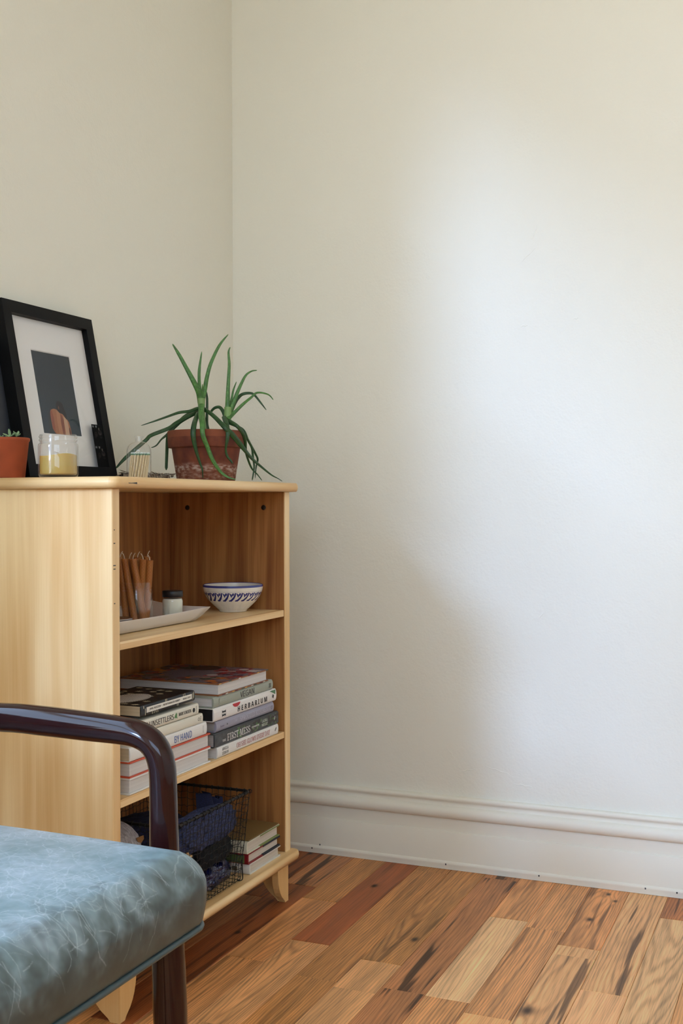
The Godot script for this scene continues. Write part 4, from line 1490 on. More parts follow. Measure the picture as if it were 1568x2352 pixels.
	part("balm", mb, solid(rgb(226, 224, 204), 0.4), t)
	mb = MB.new()
	var lid := [Vector2(0, 0.0445), Vector2(0.0196, 0.0445), Vector2(0.0202, 0.0452), Vector2(0.0202, 0.0558), Vector2(0.0196, 0.0568), Vector2(0.0180, 0.0571), Vector2(0.0, 0.0568)]
	mb.lathe(lid, 36)
	part("lid", mb, solid(rgb(20, 20, 24), 0.4), t)
	# stack of metal lids on the dish, mostly behind the side of the bookcase
	for k in 3:
		t = thing("silver_disc", ["lowest of three silver jar lids stacked at the dish's left end", "middle one of three silver jar lids stacked at the dish's left end", "topmost of three silver jar lids stacked at the dish's left end"][k], "lid", Vector3(0.2, YD + 0.0062 * k, 0.842), "silver jar lids stacked on the white dish")
		mb = MB.new()
		mb.lathe([Vector2(0, 0.0040), Vector2(0.032, 0.0040), Vector2(0.0335, 0.0058), Vector2(0.0350, 0.0058), Vector2(0.0354, 0.0050), Vector2(0.0350, 0.0030), Vector2(0.0346, 0.0018), Vector2(0.0352, 0.0004), Vector2(0.033, 0.0002), Vector2(0, 0.0002)], 40)
		part("disc", mb, solid(rgb(190, 190, 194), 0.25, 0.9), t)

# ---------------------------------------------------------------- books
# spine looks along local +x, the book lies flat; w = across the spine, l = along it, h = thick
func book(label: String, at: Vector3, w: float, l: float, h: float, turn: float, bt: float, ov: float, cover: Material, pages: Material, bulge: float, group: String) -> Node3D:
	var t := thing("book", label, "book", at, group)
	t.rotation.y = deg_to_rad(turn)
	var o := []
	o.append(Vector2(-w / 2, h - bt)); o.append(Vector2(-w / 2, h - bt * 0.25)); o.append(Vector2(-w / 2 + bt * 0.3, h))
	var rr := minf(0.004, h * 0.3)
	o.append(Vector2(w / 2 - rr, h))
	for i in range(1, 8):
		var k := i / 8.0
		o.append(Vector2(w / 2 - rr + rr * pow(sin(PI * k), 0.45) + bulge * sin(PI * k) - bulge, h * (0.5 + 0.5 * cos(PI * k))))
	o.append(Vector2(w / 2 - rr, 0)); o.append(Vector2(-w / 2 + bt * 0.3, 0)); o.append(Vector2(-w / 2, bt * 0.25)); o.append(Vector2(-w / 2, bt))
	var xi := w / 2 - bt - bulge - 0.0004
	o.append(Vector2(xi, bt)); o.append(Vector2(xi, h - bt))
	var mb := MB.new()
	mb.prism(PackedVector2Array(o), l, Transform3D(Basis.IDENTITY, Vector3(0, 0, l / 2)))
	part("cover", mb, cover, t)
	mb = MB.new()
	var pw := xi - 0.0002 + w / 2 - ov
	mb.rbox(Vector3(xi - 0.0002 - pw / 2, h / 2, 0), Vector3(pw, h - 2 * bt - 0.0001, l - 2 * ov - 0.0004), 0.0004, 1, 1, 30.0)
	part("pages", mb, pages, t)
	return t

# flat print on a face of a book: lower left, right edge, up edge
func print_on(t: Node, called: String, m: Material, p: Vector3, r: Vector3, u: Vector3) -> void:
	var mb := MB.new()
	mb.flat(p, p + r, p + r + u, p + u, r.cross(u).normalized(), Vector2(0, 1), Vector2(1, 1), Vector2(1, 0), Vector2(0, 0))
	part(called, mb, m, t)

# printed words on the spine (local +x), y and z in metres from the book's foot and middle
func words(t: Node, s: String, face: String, weight: int, m: Material, x: float, y: float, z: float, w: float, h: float) -> void:
	lettering(t, "title", s, face, weight, m, Vector3(x + 0.0003, y, z), w, h)

func stacked_words(t: Node, s: String, m: Material, x: float, y: float, z: float, w: float, h: float) -> void:
	# runs across the spine, from its upper edge down
	lettering(t, "title", s, "Droid Sans", 400, m, Vector3(x + 0.0003, y, z), w, h, Vector3(0, -1, 0), Vector3(0, 0, -1))

func book_piles() -> void:
	var white := solid(rgb(232, 230, 226), 0.4)
	var cream := solid(rgb(226, 222, 206), 0.45)
	var pg := textured(page_edge(rgb(226, 222, 218), 2), 0.85)
	var pgold := textured(page_edge(rgb(206, 188, 156), 3), 0.85)
	var pgblack := solid(rgb(16, 18, 22), 0.6)
	var pggrey := textured(page_edge(rgb(190, 184, 178), 4), 0.85)
	var orange := solid(rgb(204, 84, 56), 0.5)
	var black := solid(rgb(20, 20, 24), 0.45)
	var gl := "books piled flat on the middle shelf, left pile"
	var gr := "books piled flat on the middle shelf, right pile"
	var Y := 0.3737
	var XF := 0.3135
	# left pile, from the shelf up
	var t := book("thick white hardcover at the bottom of the left pile, page edges to the front", Vector3(XF - 0.1, Y, 0.8222), 0.2, 0.280, 0.0288, 180, 0.0028, 0.0035, white, pg, 0.0, gl)
	t = book("white-paged book in thin orange-red covers, second from the bottom of the left pile", Vector3(XF - 0.1, Y + 0.0289, 0.8222), 0.2, 0.279, 0.0275, 180, 0.0026, 0.0035, orange, pg, 0.0, gl)
	t = book("white book with tall blue capitals on its spine, above the orange-red covers", Vector3(XF - 0.098, Y + 0.0565, 0.8285), 0.196, 0.265, 0.0243, 0, 0.0012, 0.0010, white, pgold, 0.0008, gl)
	var x := 0.0980
	var blue := solid(rgb(44, 84, 160), 0.5)
	var grey := solid(rgb(120, 118, 114), 0.6)
	words(t, "BY HAND", "Droid Sans", 400, blue, x, 0.0115, -0.044, 0.062, 0.0125)
	words(t, "LUNA", "Droid Sans", 400, grey, x, 0.0115, 0.088, 0.02, 0.0048)
	stacked_words(t, "SCULLY PRESS", grey, x, 0.012, -0.118, 0.013, 0.0016)
	t = book("slim cream paperback in the left pile, only an emblem ending its spine", Vector3(XF - 0.085, Y + 0.0809, 0.8230), 0.17, 0.224, 0.0188, 0, 0.0010, 0.0006, cream, pgold, 0.0006, gl)
	x = 0.085
	stacked_words(t, "PAV", grey, x, 0.0095, -0.103, 0.0095, 0.0042)
	var mb := MB.new()
	mb.lathe([Vector2(0.0026, 0.0), Vector2(0.0026, 0.0003), Vector2(0.0034, 0.0003), Vector2(0.0034, 0.0)], 16, Vector3.ZERO, false, Transform3D(Basis(Vector3(0, 0, 1), -PI / 2), Vector3(x, 0.0095, -0.0965)))
	part("emblem", mb, grey, t)
	t = book("cream paperback with hand-drawn black capitals and a small green tree on its spine", Vector3(XF - 0.083, Y + 0.1005, 0.8360), 0.166, 0.218, 0.0208, 0, 0.0010, 0.0006, cream, pgold, 0.0006, gl)
	x = 0.083
	words(t, "THE UNSETTLERS", "Droid Sans", 400, M.ink, x, 0.0104, 0.038, 0.112, 0.0098)
	words(t, "MARK SUNDEEN", "Droid Sans", 400, M.ink, x, 0.0112, -0.058, 0.044, 0.0062)
	mb = MB.new()
	mb.prism(PackedVector2Array([Vector2(-0.006, -0.0030), Vector2(0.001, 0.006), Vector2(0.0025, 0.0025), Vector2(0.004, 0.005), Vector2(0.0035, -0.0015), Vector2(0.0055, -0.0052), Vector2(0.001, -0.0038)]), 0.0003, Transform3D(Basis(Vector3(0, 0, -1), Vector3.UP, Vector3.RIGHT), Vector3(x + 0.0003, 0.0104, -0.0258)))
	part("tree_emblem", mb, solid(rgb(96, 142, 88), 0.6), t)
	mb = MB.new()
	mb.lathe([Vector2(0.0, 0.0003), Vector2(0.0042, 0.0003), Vector2(0.0042, 0.0)], 20, Vector3.ZERO, false, Transform3D(Basis(Vector3(0, 0, 1), -PI / 2), Vector3(x, 0.0104, -0.0905)))
	part("emblem", mb, M.ink, t)
	stacked_words(t, "RIVERHEAD", grey, x, 0.0104, -0.0995, 0.0125, 0.0016)
	# black flowered paperback on top
	t = book("black paperback strewn with cream leaves, topmost on the left pile", Vector3(XF - 0.0645, Y + 0.1280, 0.8340), 0.129, 0.186, 0.0196, 0, 0.0010, 0.0004, black, pgold, 0.0006, gl)
	x = 0.0645
	var im := blank(768, 512, rgb(20, 20, 24))
	var rg := RandomNumberGenerator.new()
	rg.seed = 15
	for i in 26:
		var p := Vector2(50 + 126.0 * (i % 6) + rg.randf_range(-14, 14), 50 + 104.0 * (i / 6) + rg.randf_range(-12, 12))
		var dir := rg.randf_range(-0.5, 0.5) + (PI if rg.randf() < 0.4 else 0.0)
		for k in 7:
			var a := dir + (k - 3) * 0.34
			var q := p + Vector2.from_angle(a) * (52.0 - absf(k - 3) * 5.0)
			line(im, p + Vector2.from_angle(a) * 5.0, q, rgb(232, 222, 186), 1.0, 3.0)
		line(im, p, p - Vector2.from_angle(dir) * 20.0, rgb(206, 196, 160), 0.9, 1.4)
	disc(im, Vector2(262, 254), 216, 152, rgb(20, 20, 24))
	for k in 60:
		var a := TAU * k / 60.0
		disc(im, Vector2(262 + cos(a) * 206, 254 + sin(a) * 142), 9, 9, rgb(214, 208, 196))
	disc(im, Vector2(262, 254), 200, 136, rgb(206, 200, 192))
	for k in 44:
		var a := TAU * k / 44.0
		line(im, Vector2(262 + cos(a) * 186, 254 + sin(a) * 124), Vector2(262 + cos(a) * 198, 254 + sin(a) * 134), rgb(30, 28, 30), 1.0, 2.0)
	for k in 5:
		var y := 196.0 + 27.0 * k
		for s in 9:
			line(im, Vector2(150 + s * 25, y + rg.randf_range(-2, 2)), Vector2(150 + s * 25 + rg.randf_range(8, 18), y + rg.randf_range(-2, 2)), rgb(70, 66, 64), 0.9, 1.8)
	# the print looks up; its foot is the spine edge
	print_on(t, "cover_print", textured(im, 0.45), Vector3(0.0595, 0.0198, 0.0928), Vector3(0, 0, -0.1856), Vector3(-0.1225, 0, 0))
	mb = MB.new()
	mb.rbox(Vector3(x + 0.0002, 0.0100, -0.003), Vector3(0.0003, 0.0096, 0.156), 0.0001)
	part("title_strip", mb, solid(rgb(234, 230, 220), 0.5), t)
	words(t, "JANE AUSTEN  •  NORTHANGER ABBEY", "Droid Sans", 400, M.ink, x + 0.0003, 0.0100, 0.014, 0.104, 0.0042)
	words(t, "VINTAGE CLASSICS", "Droid Sans", 400, grey, x + 0.0003, 0.0100, -0.063, 0.030, 0.0032)
	for k in [[0.084, 0.5], [0.079, -0.2], [0.056, -0.6], [0.050, -0.6], [0.044, -0.55], [0.038, -0.6], [0.012, 0.62], [0.008, 0.62], [-0.028, -0.62], [-0.032, -0.6], [-0.05, 0.6], [-0.056, 0.62], [-0.085, 0.0], [-0.088, 0.2]]:
		mb = MB.new()
		mb.rbox(Vector3(x + 0.0001, 0.0098 + k[1] * 0.0122, k[0]), Vector3(0.0004, 0.0046 if absf(k[1]) > 0.3 else 0.012, 0.0011), 0.0001)
		part("leaf_print", mb, solid(rgb(224, 216, 186), 0.6), t)

	# right pile, from the shelf up
	t = book("white paperback with thin red serif capitals on its spine, bottom of the right pile", Vector3(XF - 0.1, Y, 0.5190), 0.2, 0.2715, 0.0222, 0, 0.0012, 0.0006, white, pg, 0.0008, gr)
	x = 0.1
	words(t, "OH SHE GLOWS EVERY DAY", "Droid Serif", 400, solid(rgb(178, 96, 96), 0.6), x, 0.0112, -0.019, 0.150, 0.0098)
	words(t, "ANGELA", "Droid Serif", 400, grey, x, 0.0155, 0.104, 0.026, 0.0056)
	words(t, "LIDDON", "Droid Serif", 400, grey, x, 0.0070, 0.104, 0.026, 0.0056)
	mb = MB.new()
	mb.prism(PackedVector2Array([Vector2(-0.004, -0.001), Vector2(0.001, 0.004), Vector2(0.0042, 0.005), Vector2(0.0036, 0.001), Vector2(0.0005, -0.0015), Vector2(-0.002, -0.004)]), 0.0003, Transform3D(Basis(Vector3(0, 0, -1), Vector3.UP, Vector3.RIGHT), Vector3(x + 0.0003, 0.0115, -0.122)))
	part("emblem", mb, grey, t)
	var slate := solid(rgb(66, 68, 70), 0.5)
	t = book("dark slate cookbook with green leaves and white serif capitals on its spine", Vector3(XF - 0.1, Y + 0.0223, 0.5240), 0.2, 0.2820, 0.0277, 0, 0.0022, 0.0025, slate, pggrey, 0.0006, gr)
	im = blank(768, 80, rgb(66, 68, 70))
	im = grained(im, 9, 0.25, 0.02)
	for i in 90:
		var cx := 250.0 + absf(rg.randfn(0.0, 1.0)) * 34.0 if i < 22 else rg.randf_range(420, 768)
		var cy := rg.randf() * 80.0
		if i >= 22 and rg.randf() < 0.45:
			disc(im, Vector2(cx, cy), rg.randf_range(8, 26), rg.randf_range(6, 20), rgb(44, 36, 34), 0.8)
		else:
			var gcol: Color = [rgb(70, 112, 52), rgb(92, 140, 66), rgb(48, 78, 44), rgb(120, 148, 96)][rg.randi_range(0, 3)]
			var a := rg.randf() * TAU
			var q := Vector2(cx, cy)
			var d := Vector2.from_angle(a)
			var nn := d.orthogonal()
			var L := rg.randf_range(8, 24)
			poly(im, [q - d * L, q + nn * L * 0.3, q + d * L, q - nn * L * 0.3], gcol, 0.9)
	print_on(t, "spine_print", textured(im, 0.45), Vector3(x + 0.0002, 0.0025, 0.1408), Vector3(0, 0, -0.2816), Vector3(0, 0.0227, 0))
	words(t, "FIRST MESS", "Droid Serif", 400, M.paper, x + 0.0003, 0.0128, 0.042, 0.098, 0.0138)
	words(t, "THE", "Droid Serif", 400, M.paper, x + 0.0003, 0.0095, 0.104, 0.014, 0.0040)
	words(t, "COOKBOOK", "Droid Serif", 400, M.paper, x + 0.0003, 0.0138, -0.031, 0.034, 0.0034)
	words(t, "LAURA", "Droid Serif", 400, solid(rgb(206, 214, 196), 0.6), x + 0.0003, 0.0180, -0.074, 0.026, 0.0058)
	words(t, "WRIGHT", "Droid Serif", 400, solid(rgb(206, 214, 196), 0.6), x + 0.0003, 0.0098, -0.074, 0.028, 0.0058)
	mb = MB.new()
	mb.rbox(Vector3.ZERO, Vector3(0.0004, 0.0085, 0.0016), 0.0001, 1, 1, 1.0, Vector2.ZERO, Transform3D(Basis(Vector3.RIGHT, -0.5), Vector3(x + 0.0003, 0.0150, -0.122)))
	part("emblem", mb, M.paper, t)
	var lav := solid(rgb(158, 156, 172), 0.5)
	t = book("lavender-grey hardcover with pale capitals on a rounded spine, middle of the right pile", Vector3(XF - 0.102, Y + 0.0508, 0.5275), 0.2, 0.2540, 0.0215, 0, 0.0024, 0.0030, lav, pggrey, 0.0026, gr)
	var pale := solid(rgb(196, 194, 206), 0.6)
	words(t, "THE", "Droid Serif", 400, pale, x, 0.0118, 0.048, 0.013, 0.0042)
	words(t, "SPROUTED KITCHEN", "Droid Serif", 400, pale, x, 0.0112, -0.034, 0.126, 0.0090)
	words(t, "forte", "Droid Serif", 400, solid(rgb(126, 124, 140), 0.6), x, 0.0100, 0.104, 0.016, 0.0046)
	mb = MB.new()
	mb.lathe([Vector2(0.0, 0.0003), Vector2(0.0017, 0.0003), Vector2(0.0017, 0.0)], 12, Vector3.ZERO, false, Transform3D(Basis(Vector3(0, 0, 1), -PI / 2), Vector3(x, 0.0105, 0.083)))
	part("emblem", mb, slate, t)
	mb = MB.new()
	mb.lathe([Vector2(0.0026, 0.0), Vector2(0.0026, 0.0003), Vector2(0.0040, 0.0003), Vector2(0.0040, 0.0)], 16, Vector3.ZERO, false, Transform3D(Basis(Vector3(0, 0, 1), -PI / 2), Vector3(x, 0.0108, -0.117)))
	part("emblem", mb, solid(rgb(120, 118, 134), 0.6), t)
	t = book("white hardcover with wide-spaced black capitals and a red half disc on its spine", Vector3(XF - 0.1, Y + 0.0737, 0.5300), 0.2, 0.2755, 0.0260, 0, 0.0014, 0.0018, solid(rgb(234, 230, 226), 0.4), pgblack, 0.0016, gr)
	words(t, "H E R B A R I U M", "Droid Sans", 700, M.ink, x, 0.0105, -0.026, 0.132, 0.0104)
	lettering(t, "title", "H", "Droid Serif", 700, M.ink, Vector3(x + 0.0003, 0.0118, 0.098), 0.0125, 0.0150, Vector3(0, -1, 0), Vector3(0, 0, -1))
	var half := []
	for i in 13:
		var a := PI + PI * i / 12.0
		half.append(Vector2(cos(a) * 0.0155, sin(a) * 0.0078))
	mb = MB.new()
	mb.prism(PackedVector2Array(half), 0.0003, Transform3D(Basis(Vector3(0, 0, -1), Vector3.UP, Vector3.RIGHT), Vector3(x + 0.0003, 0.0240, 0.045)))
	part("red_disc", mb, solid(rgb(190, 34, 44), 0.5), t)
	mb = MB.new()
	mb.prism(PackedVector2Array([Vector2(-0.022, 0.0), Vector2(0.004, 0.0), Vector2(0.004, -0.010)]), 0.0003, Transform3D(Basis(Vector3(0, 0, -1), Vector3.UP, Vector3.RIGHT), Vector3(x + 0.0003, 0.0246, -0.128)))
	part("green_corner", mb, solid(rgb(74, 122, 84), 0.5), t)
	for k in [[0.3, 0.0], [0.3, 0.0042]]:
		var el := []
		for i in 14:
			var a := TAU * i / 14.0
			el.append(Vector2(cos(a) * 0.0017 + k[1] - 0.002, sin(a) * 0.0042).rotated(-0.35))
		mb = MB.new()
		mb.prism(PackedVector2Array(el), 0.0003, Transform3D(Basis(Vector3(0, 0, -1), Vector3.UP, Vector3.RIGHT), Vector3(x + 0.0003, 0.0118, -0.121)))
		part("emblem", mb, M.ink, t)
	var sagec := solid(rgb(162, 168, 154), 0.5)
	t = book("sage green-grey book with thin dark capitals, second topmost on the right pile", Vector3(XF - 0.102, Y + 0.0998, 0.5345), 0.2, 0.2590, 0.0213, 0, 0.0022, 0.0028, sagec, pg, 0.0022, gr)
	words(t, "VEGAN", "Droid Sans", 400, slate, x, 0.0108, -0.010, 0.062, 0.0120)
	stacked_words(t, "SIMPLY", solid(rgb(134, 140, 126), 0.6), x, 0.0106, 0.109, 0.013, 0.0042)
	for k in 4:
		mb = MB.new()
		mb.lathe([Vector2(0.0016, 0.0), Vector2(0.0016, 0.0003), Vector2(0.0024, 0.0003), Vector2(0.0024, 0.0)], 10, Vector3.ZERO, false, Transform3D(Basis(Vector3(0, 0, 1), -PI / 2), Vector3(x, 0.0082 + 0.0048 * (k % 2), -0.1125 - 0.0046 * (k / 2))))
		part("emblem", mb, slate, t)
	# big cookbook on top, fore-edge to the front, food pictures on its cover
	im = blank(768, 768, rgb(120, 112, 124))
	for i in 240:
		var p := Vector2(rg.randf() * 768, rg.randf() * 768)
		if p.distance_to(Vector2(390, 330)) < 190:
			continue
		var cols := [rgb(150, 28, 34), rgb(176, 40, 40), rgb(120, 20, 30), rgb(200, 190, 186), rgb(60, 46, 66)] if p.y > 400 else [rgb(56, 66, 44), rgb(196, 130, 40), rgb(90, 84, 60), rgb(160, 60, 44), rgb(48, 40, 44)]
		if p.x < 260 and p.y > 380:
			cols = [rgb(206, 110, 34), rgb(52, 66, 50), rgb(150, 120, 110), rgb(110, 60, 60)]
		disc(im, p, rg.randf_range(14, 46), rg.randf_range(14, 46), cols[rg.randi_range(0, cols.size() - 1)], 0.95)
		disc(im, p + Vector2(-4, -5), 6, 6, rgb(210, 200, 196), 0.5)
	disc(im, Vector2(640, 330), 112, 112, rgb(34, 28, 34))
	disc(im, Vector2(640, 330), 86, 86, rgb(80, 58, 52))
	for k in 4:
		for s in 8:
			line(im, Vector2(250 + s * 34, 250 + 40 * k), Vector2(270 + s * 34, 250 + 40 * k + rg.randf_range(-6, 6)), rgb(72, 62, 74), 0.9, 2.0)
	im = grained(im, 6, 0.12, 0.1)
	var fl := textured(im, 0.4)
	var edge := solid(rgb(150, 96, 60), 0.5)
	t = book("large hardcover cookbook with red and orange food on its cover, topmost on the right pile", Vector3(XF - 0.118, Y + 0.1213, 0.5380), 0.234, 0.2180, 0.0250, 180, 0.0024, 0.0035, edge, pg, 0.001, gr)
	# turned round: local -x is the front, local +z runs away from the viewer
	print_on(t, "cover_print", fl, Vector3(-0.1168, 0.0252, -0.1088), Vector3(0, 0, 0.2176), Vector3(0.2300, 0, 0))
	for k in 16:
		mb = MB.new()
		var z := -0.103 + 0.0137 * k
		mb.rbox(Vector3(-0.1171, 0.0012 + (0.0226 if k % 3 == 0 else 0.0), z), Vector3(0.0004, 0.0021, 0.009 + 0.003 * (k % 2)), 0.0001)
		part("edge_print", mb, [solid(rgb(214, 160, 78), 0.5), solid(rgb(96, 30, 34), 0.5), solid(rgb(206, 200, 190), 0.5), solid(rgb(70, 74, 52), 0.5)][k % 4], t)

# ---------------------------------------------------------------- bottom of the bookcase
func blob(c: Vector3, r: Vector3, sd: int, amp: float, f: float, floor_y: float, uvk := Vector2(2, 1)) -> MB:
	var nz := noise(sd, f, 2)
	var rows := []
	for i in 41:
		var ring := []
		var ph := PI * (i + 0.001) / 40.002
		for j in 64:
			var a := TAU * j / 64.0
			var d := Vector3(sin(ph) * cos(a), cos(ph), sin(ph) * sin(a))
			# boxy ellipsoid with folds
			var m := pow(pow(absf(d.x), 3.0) + pow(absf(d.y), 3.0) + pow(absf(d.z), 3.0), 1.0 / 3.0)
			var p := d / m * r
			var k := 1.0 + amp * (1.0 - 2.2 * absf(nz.get_noise_3dv(d * 1.0 + Vector3(sd, 0, 0))))
			p *= k
			p += c
			p.y = maxf(p.y, floor_y)
			ring.append(p)
		rows.append(ring)
	var mb := MB.new()
	mb.grid(rows, true, c, uvk)
	return mb

func lower_shelf() -> void:
	var Y := 0.1080
	# three books with their spines to the left
	var pg := textured(page_edge(rgb(222, 210, 194), 8), 0.85)
	var white := solid(rgb(222, 218, 210), 0.45)
	var red := solid(rgb(128, 14, 26), 0.45)
	var g := "three hardcovers lying right of the wire basket"
	var t := book("white hardcover at the bottom of the three books beside the wire basket", Vector3(0.214, Y, 0.4540), 0.146, 0.205, 0.0222, -90, 0.0024, 0.004, white, pg, 0.0012, g)
	print_on(t, "spine_label", solid(rgb(112, 92, 62), 0.6), Vector3(0.0735, 0.006, -0.062), Vector3(0, 0, -0.012), Vector3(0, 0.009, 0))
	t = book("dark red and navy hardcover, middle one of the three books beside the wire basket", Vector3(0.214, Y + 0.0224, 0.4595), 0.149, 0.205, 0.0224, -90, 0.0026, 0.004, red, pg, 0.0012, g)
	var mb := MB.new()
	for y in [0.0018, 0.0206]:
		mb.rbox(Vector3(-0.035, y, 0.0), Vector3(0.0802, 0.0042, 0.2060), 0.0004)
	part("navy_board", mb, solid(rgb(18, 32, 48), 0.5), t)
	print_on(t, "spine_label", solid(rgb(96, 112, 66), 0.6), Vector3(0.0752, 0.003, 0.06), Vector3(0, 0, -0.155), Vector3(0, 0.0165, 0))
	t = book("cream hardcover with green flaps, topmost of three books beside the wire basket", Vector3(0.214, Y + 0.0452, 0.4625), 0.153, 0.205, 0.0245, -90, 0.0022, 0.004, solid(rgb(216, 212, 192), 0.5), pg, 0.0012, g)
	mb = MB.new()
	for y in [0.0014, 0.0228]:
		mb.rbox(Vector3(-0.0300, y, 0.0), Vector3(0.0905, 0.0026, 0.2062), 0.0004)
	part("green_flap", mb, solid(rgb(120, 134, 70), 0.5), t)
	mb = MB.new()
	mb.rbox(Vector3(-0.004, 0.0262, -0.002), Vector3(0.142, 0.0024, 0.200), 0.0008, 2)
	part("brown_cover", mb, solid(rgb(120, 92, 48), 0.6), t)
	mb = MB.new()
	mb.rbox(Vector3(-0.004, 0.0258, 0.0980), Vector3(0.1425, 0.0030, 0.0030), 0.0010, 2)
	part("flap_edge", mb, white, t)
	# wire basket
	var x0 := 0.08
	var x1 := 0.3265
	var z0 := 0.5435
	var z1 := 0.84
	var yr := 0.2865
	t = thing("wire_basket", "dark woven wire basket holding blue cloth, on the bottom of the bookcase", "basket", Vector3(0.2, Y, 0.69))
	var o := Vector3(-0.2, -Y, -0.69)
	var top := [Vector3(x1, yr, z0), Vector3(x1, yr, z1), Vector3(x0, yr, z1), Vector3(x0, yr, z0)]
	var bot := [Vector3(0.3165, Y + 0.003, 0.569), Vector3(0.3165, Y + 0.003, 0.816), Vector3(0.10, Y + 0.003, 0.816), Vector3(0.10, Y + 0.003, 0.569)]
	var rp := []
	for e in 4:
		var a: Vector3 = top[e]
		var p: Vector3 = top[(e + 3) % 4]
		var q: Vector3 = top[(e + 1) % 4]
		for i in 5:
			var k := i / 4.0
			var u: Vector3 = a + (p - a).normalized() * 0.014
			var w: Vector3 = a + (q - a).normalized() * 0.014
			rp.append(u.lerp(a, k).lerp(a.lerp(w, k), k) + o)
	rp.append(rp[0]); rp.append(rp[1])
	mb = MB.new()
	mb.tube(rp, filled(rp.size(), 0.0029), 10, 1.0, Vector3.ZERO, false)
	part("rim", mb, M.wire, t)
	var nz := noise(77, 9.0, 2)
	for e in 4:
		var ta: Vector3 = top[e]
		var tb: Vector3 = top[(e + 1) % 4]
		var ba: Vector3 = bot[e]
		var bb: Vector3 = bot[(e + 1) % 4]
		var nrm := (tb - ta).cross(ba - ta).normalized()
		var nu := 21 if e % 2 == 0 else 17
		for i in nu + 1:
			var pts := []
			for k in 25:
				var v := k / 24.0
				var p := ta.lerp(tb, float(i) / nu).lerp(ba.lerp(bb, float(i) / nu), v)
				p += nrm * 0.0007 * (1.0 if (i + k / 3) % 2 == 0 else -1.0)
				p += (tb - ta).normalized() * 0.0026 * nz.get_noise_2d(i * 0.9 + e * 7.0, v * 0.5)
				pts.append(p + o)
			mb = MB.new()
			mb.tube(pts, filled(25, 0.00058), 5, 1.0, Vector3.ZERO, false)
			# wrap round the rim
			var c: Vector3 = pts[0]
			var loop := []
			for k in 9:
				var a := TAU * k / 8.0
				loop.append(c + nrm * cos(a) * 0.0036 + Vector3.UP * sin(a) * 0.0036 + (tb - ta).normalized() * 0.0012 * (k / 8.0 - 0.5))
			mb.tube(loop, filled(9, 0.0009), 5, 1.0, Vector3.ZERO, false)
			part("upright_wire", mb, M.wire, t)
		for i in range(1, 13):
			var v := i / 12.5
			var pts := []
			for k in 43:
				var u := k / 42.0
				var p := ta.lerp(tb, u).lerp(ba.lerp(bb, u), v)
				p += nrm * 0.0007 * (-1.0 if (i + k / 2) % 2 == 0 else 1.0)
				p.y += 0.0042 * nz.get_noise_2d(u * 2.2 + e * 3.0, i * 1.7)
				pts.append(p + o)
			mb = MB.new()
			mb.tube(pts, filled(43, 0.00058), 5, 1.0, Vector3.ZERO, false)
			part("cross_wire", mb, M.wire, t)
	for i in 13:
		var k := i / 12.0
		mb = MB.new()
		mb.tube([bot[0].lerp(bot[1], k) + o, bot[3].lerp(bot[2], k) + o], [0.00058, 0.00058], 5)
		part("floor_wire", mb, M.wire, t)
	for i in 9:
		var k := i / 8.0
		mb = MB.new()
		mb.tube([bot[0].lerp(bot[3], k) + o + Vector3.UP * 0.0014, bot[1].lerp(bot[2], k) + o + Vector3.UP * 0.0014], [0.00058, 0.00058], 5)
		part("floor_wire", mb, M.wire, t)
	for z in [0.562, 0.824]:
		mb = MB.new()
		var lp := [Vector3(0.3175, 0.150, z), Vector3(0.3190, 0.122, z), Vector3(0.3185, 0.1105, z), Vector3(0.3150, 0.1090, z + (0.006 if z < 0.7 else -0.006)), Vector3(0.3130, 0.1120, z + (0.012 if z < 0.7 else -0.012))]
		var sp := smooth_path(lp, 5)
		for i in sp.size():
			sp[i] += o
		mb.tube(sp, filled(sp.size(), 0.0011), 6)
		part("foot_loop", mb, M.wire, t)
	# what the basket holds
	var den := blank(256, 256, rgb(58, 66, 96))
	den = grained(grained(den, 12, 0.55, 0.6), 13, 0.5, 0.03)
	var denim := textured(den, 0.9, Color(0.9, 0.9, 0.95))
	denim.uv1_scale = Vector3(3, 3, 1)
	var navy := textured(den, 0.9, Color(0.45, 0.45, 0.62))
	navy.uv1_scale = Vector3(3, 3, 1)
	var slick := solid(rgb(24, 28, 78), 0.14, 0.0, 0.7)
	var dark := solid(rgb(14, 14, 18), 0.95)
	t = thing("denim_cloth", "faded blue denim cloth bunched along the front of the wire basket", "cloth", Vector3(0.281, 0.236, 0.66))
	part("cloth", blob(Vector3(0, 0, 0), Vector3(0.029, 0.029, 0.100), 21, 0.20, 1.25, -0.1), denim, t)
	mb = MB.new()
	var cr := []
	for i in 9:
		var ring := []
		for j in 13:
			var u := j / 12.0 - 0.5
			var v := i / 8.0
			ring.append(Vector3(-0.012 - 0.02 * v + 0.016 * cos(u * 5.0), 0.0 + 0.052 * v, -0.055 + u * 0.060 * (1.0 - 0.62 * v) - 0.01 * v))
		cr.append(ring)
	mb.grid(cr, false, Vector3(-0.3, 0, 0))
	part("standing_corner", mb, navy, t)
	mb = MB.new()
	cr = []
	for i in 9:
		var ring := []
		for j in 13:
			var u := j / 12.0 - 0.5
			var v := i / 8.0
			ring.append(Vector3(-0.004 - 0.012 * v + 0.012 * cos(u * 5.0), 0.0 + 0.040 * v, -0.080 + u * 0.036 * (1.0 - 0.66 * v) - 0.012 * v))
		cr.append(ring)
	mb.grid(cr, false, Vector3(-0.3, 0, 0))
	part("standing_corner", mb, navy, t)
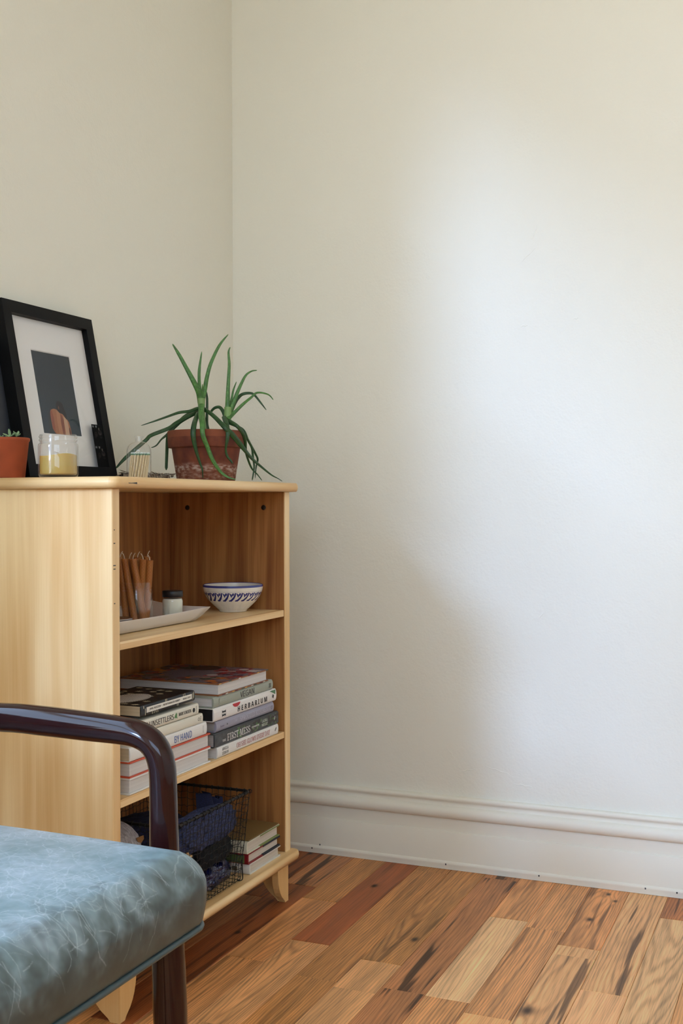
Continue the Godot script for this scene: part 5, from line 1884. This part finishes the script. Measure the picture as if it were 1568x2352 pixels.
	t = thing("folded_cloth", "folded navy cloth at the back of the wire basket behind the denim", "cloth", Vector3(0.162, 0.215, 0.70))
	part("cloth", blob(Vector3.ZERO, Vector3(0.062, 0.034, 0.112), 33, 0.10, 1.6, -0.1), navy, t)
	t = thing("black_cloth", "black cloth in the wire basket between faded denim and shiny blue packet", "cloth", Vector3(0.272, 0.183, 0.640))
	part("cloth", blob(Vector3.ZERO, Vector3(0.034, 0.023, 0.072), 45, 0.14, 1.2, -0.1), dark, t)
	t = thing("blue_packet", "shiny crinkled navy blue packet at the bottom of the wire basket", "packet", Vector3(0.262, 0.135, 0.650))
	part("wrapper", blob(Vector3.ZERO, Vector3(0.040, 0.022, 0.074), 52, 0.24, 1.5, -0.0222), slick, t)
	t = thing("tan_packet", "crumpled tan and white packet in the wire basket beside the chair leg", "packet", Vector3(0.284, 0.190, 0.752))
	part("wrapper", blob(Vector3.ZERO, Vector3(0.018, 0.022, 0.026), 61, 0.25, 1.6, -0.1), textured(grained(blank(64, 64, rgb(206, 164, 112)), 9, 0.9, 0.06), 0.6), t)
	# grey felt pouch left of the basket
	t = thing("felt_pouch", "grey felt pouch with a small brown leather tag, left of the wire basket", "pouch", Vector3(0.195, Y, 0.906))
	var felt := textured(grained(grained(blank(128, 128, rgb(150, 144, 146)), 14, 0.35, 0.5), 15, 0.2, 0.05), 0.95)
	felt.uv1_scale = Vector3(4, 4, 1)
	part("body", blob(Vector3(0, 0.099, 0), Vector3(0.092, 0.096, 0.062), 71, 0.05, 1.2, 0.001), felt, t)
	mb = MB.new()
	mb.prism(PackedVector2Array([Vector2(-0.008, 0.005), Vector2(0.0085, 0.0065), Vector2(0.009, 0.0), Vector2(0.003, -0.0062), Vector2(-0.004, -0.0045)]), 0.0014, Transform3D(Basis(Vector3(0.3, 0, -1).normalized(), Vector3.UP, Vector3(1, 0, 0.3).normalized()), Vector3(0.0855, 0.164, -0.026)))
	part("leather_tag", mb, solid(rgb(120, 82, 40), 0.6), t)
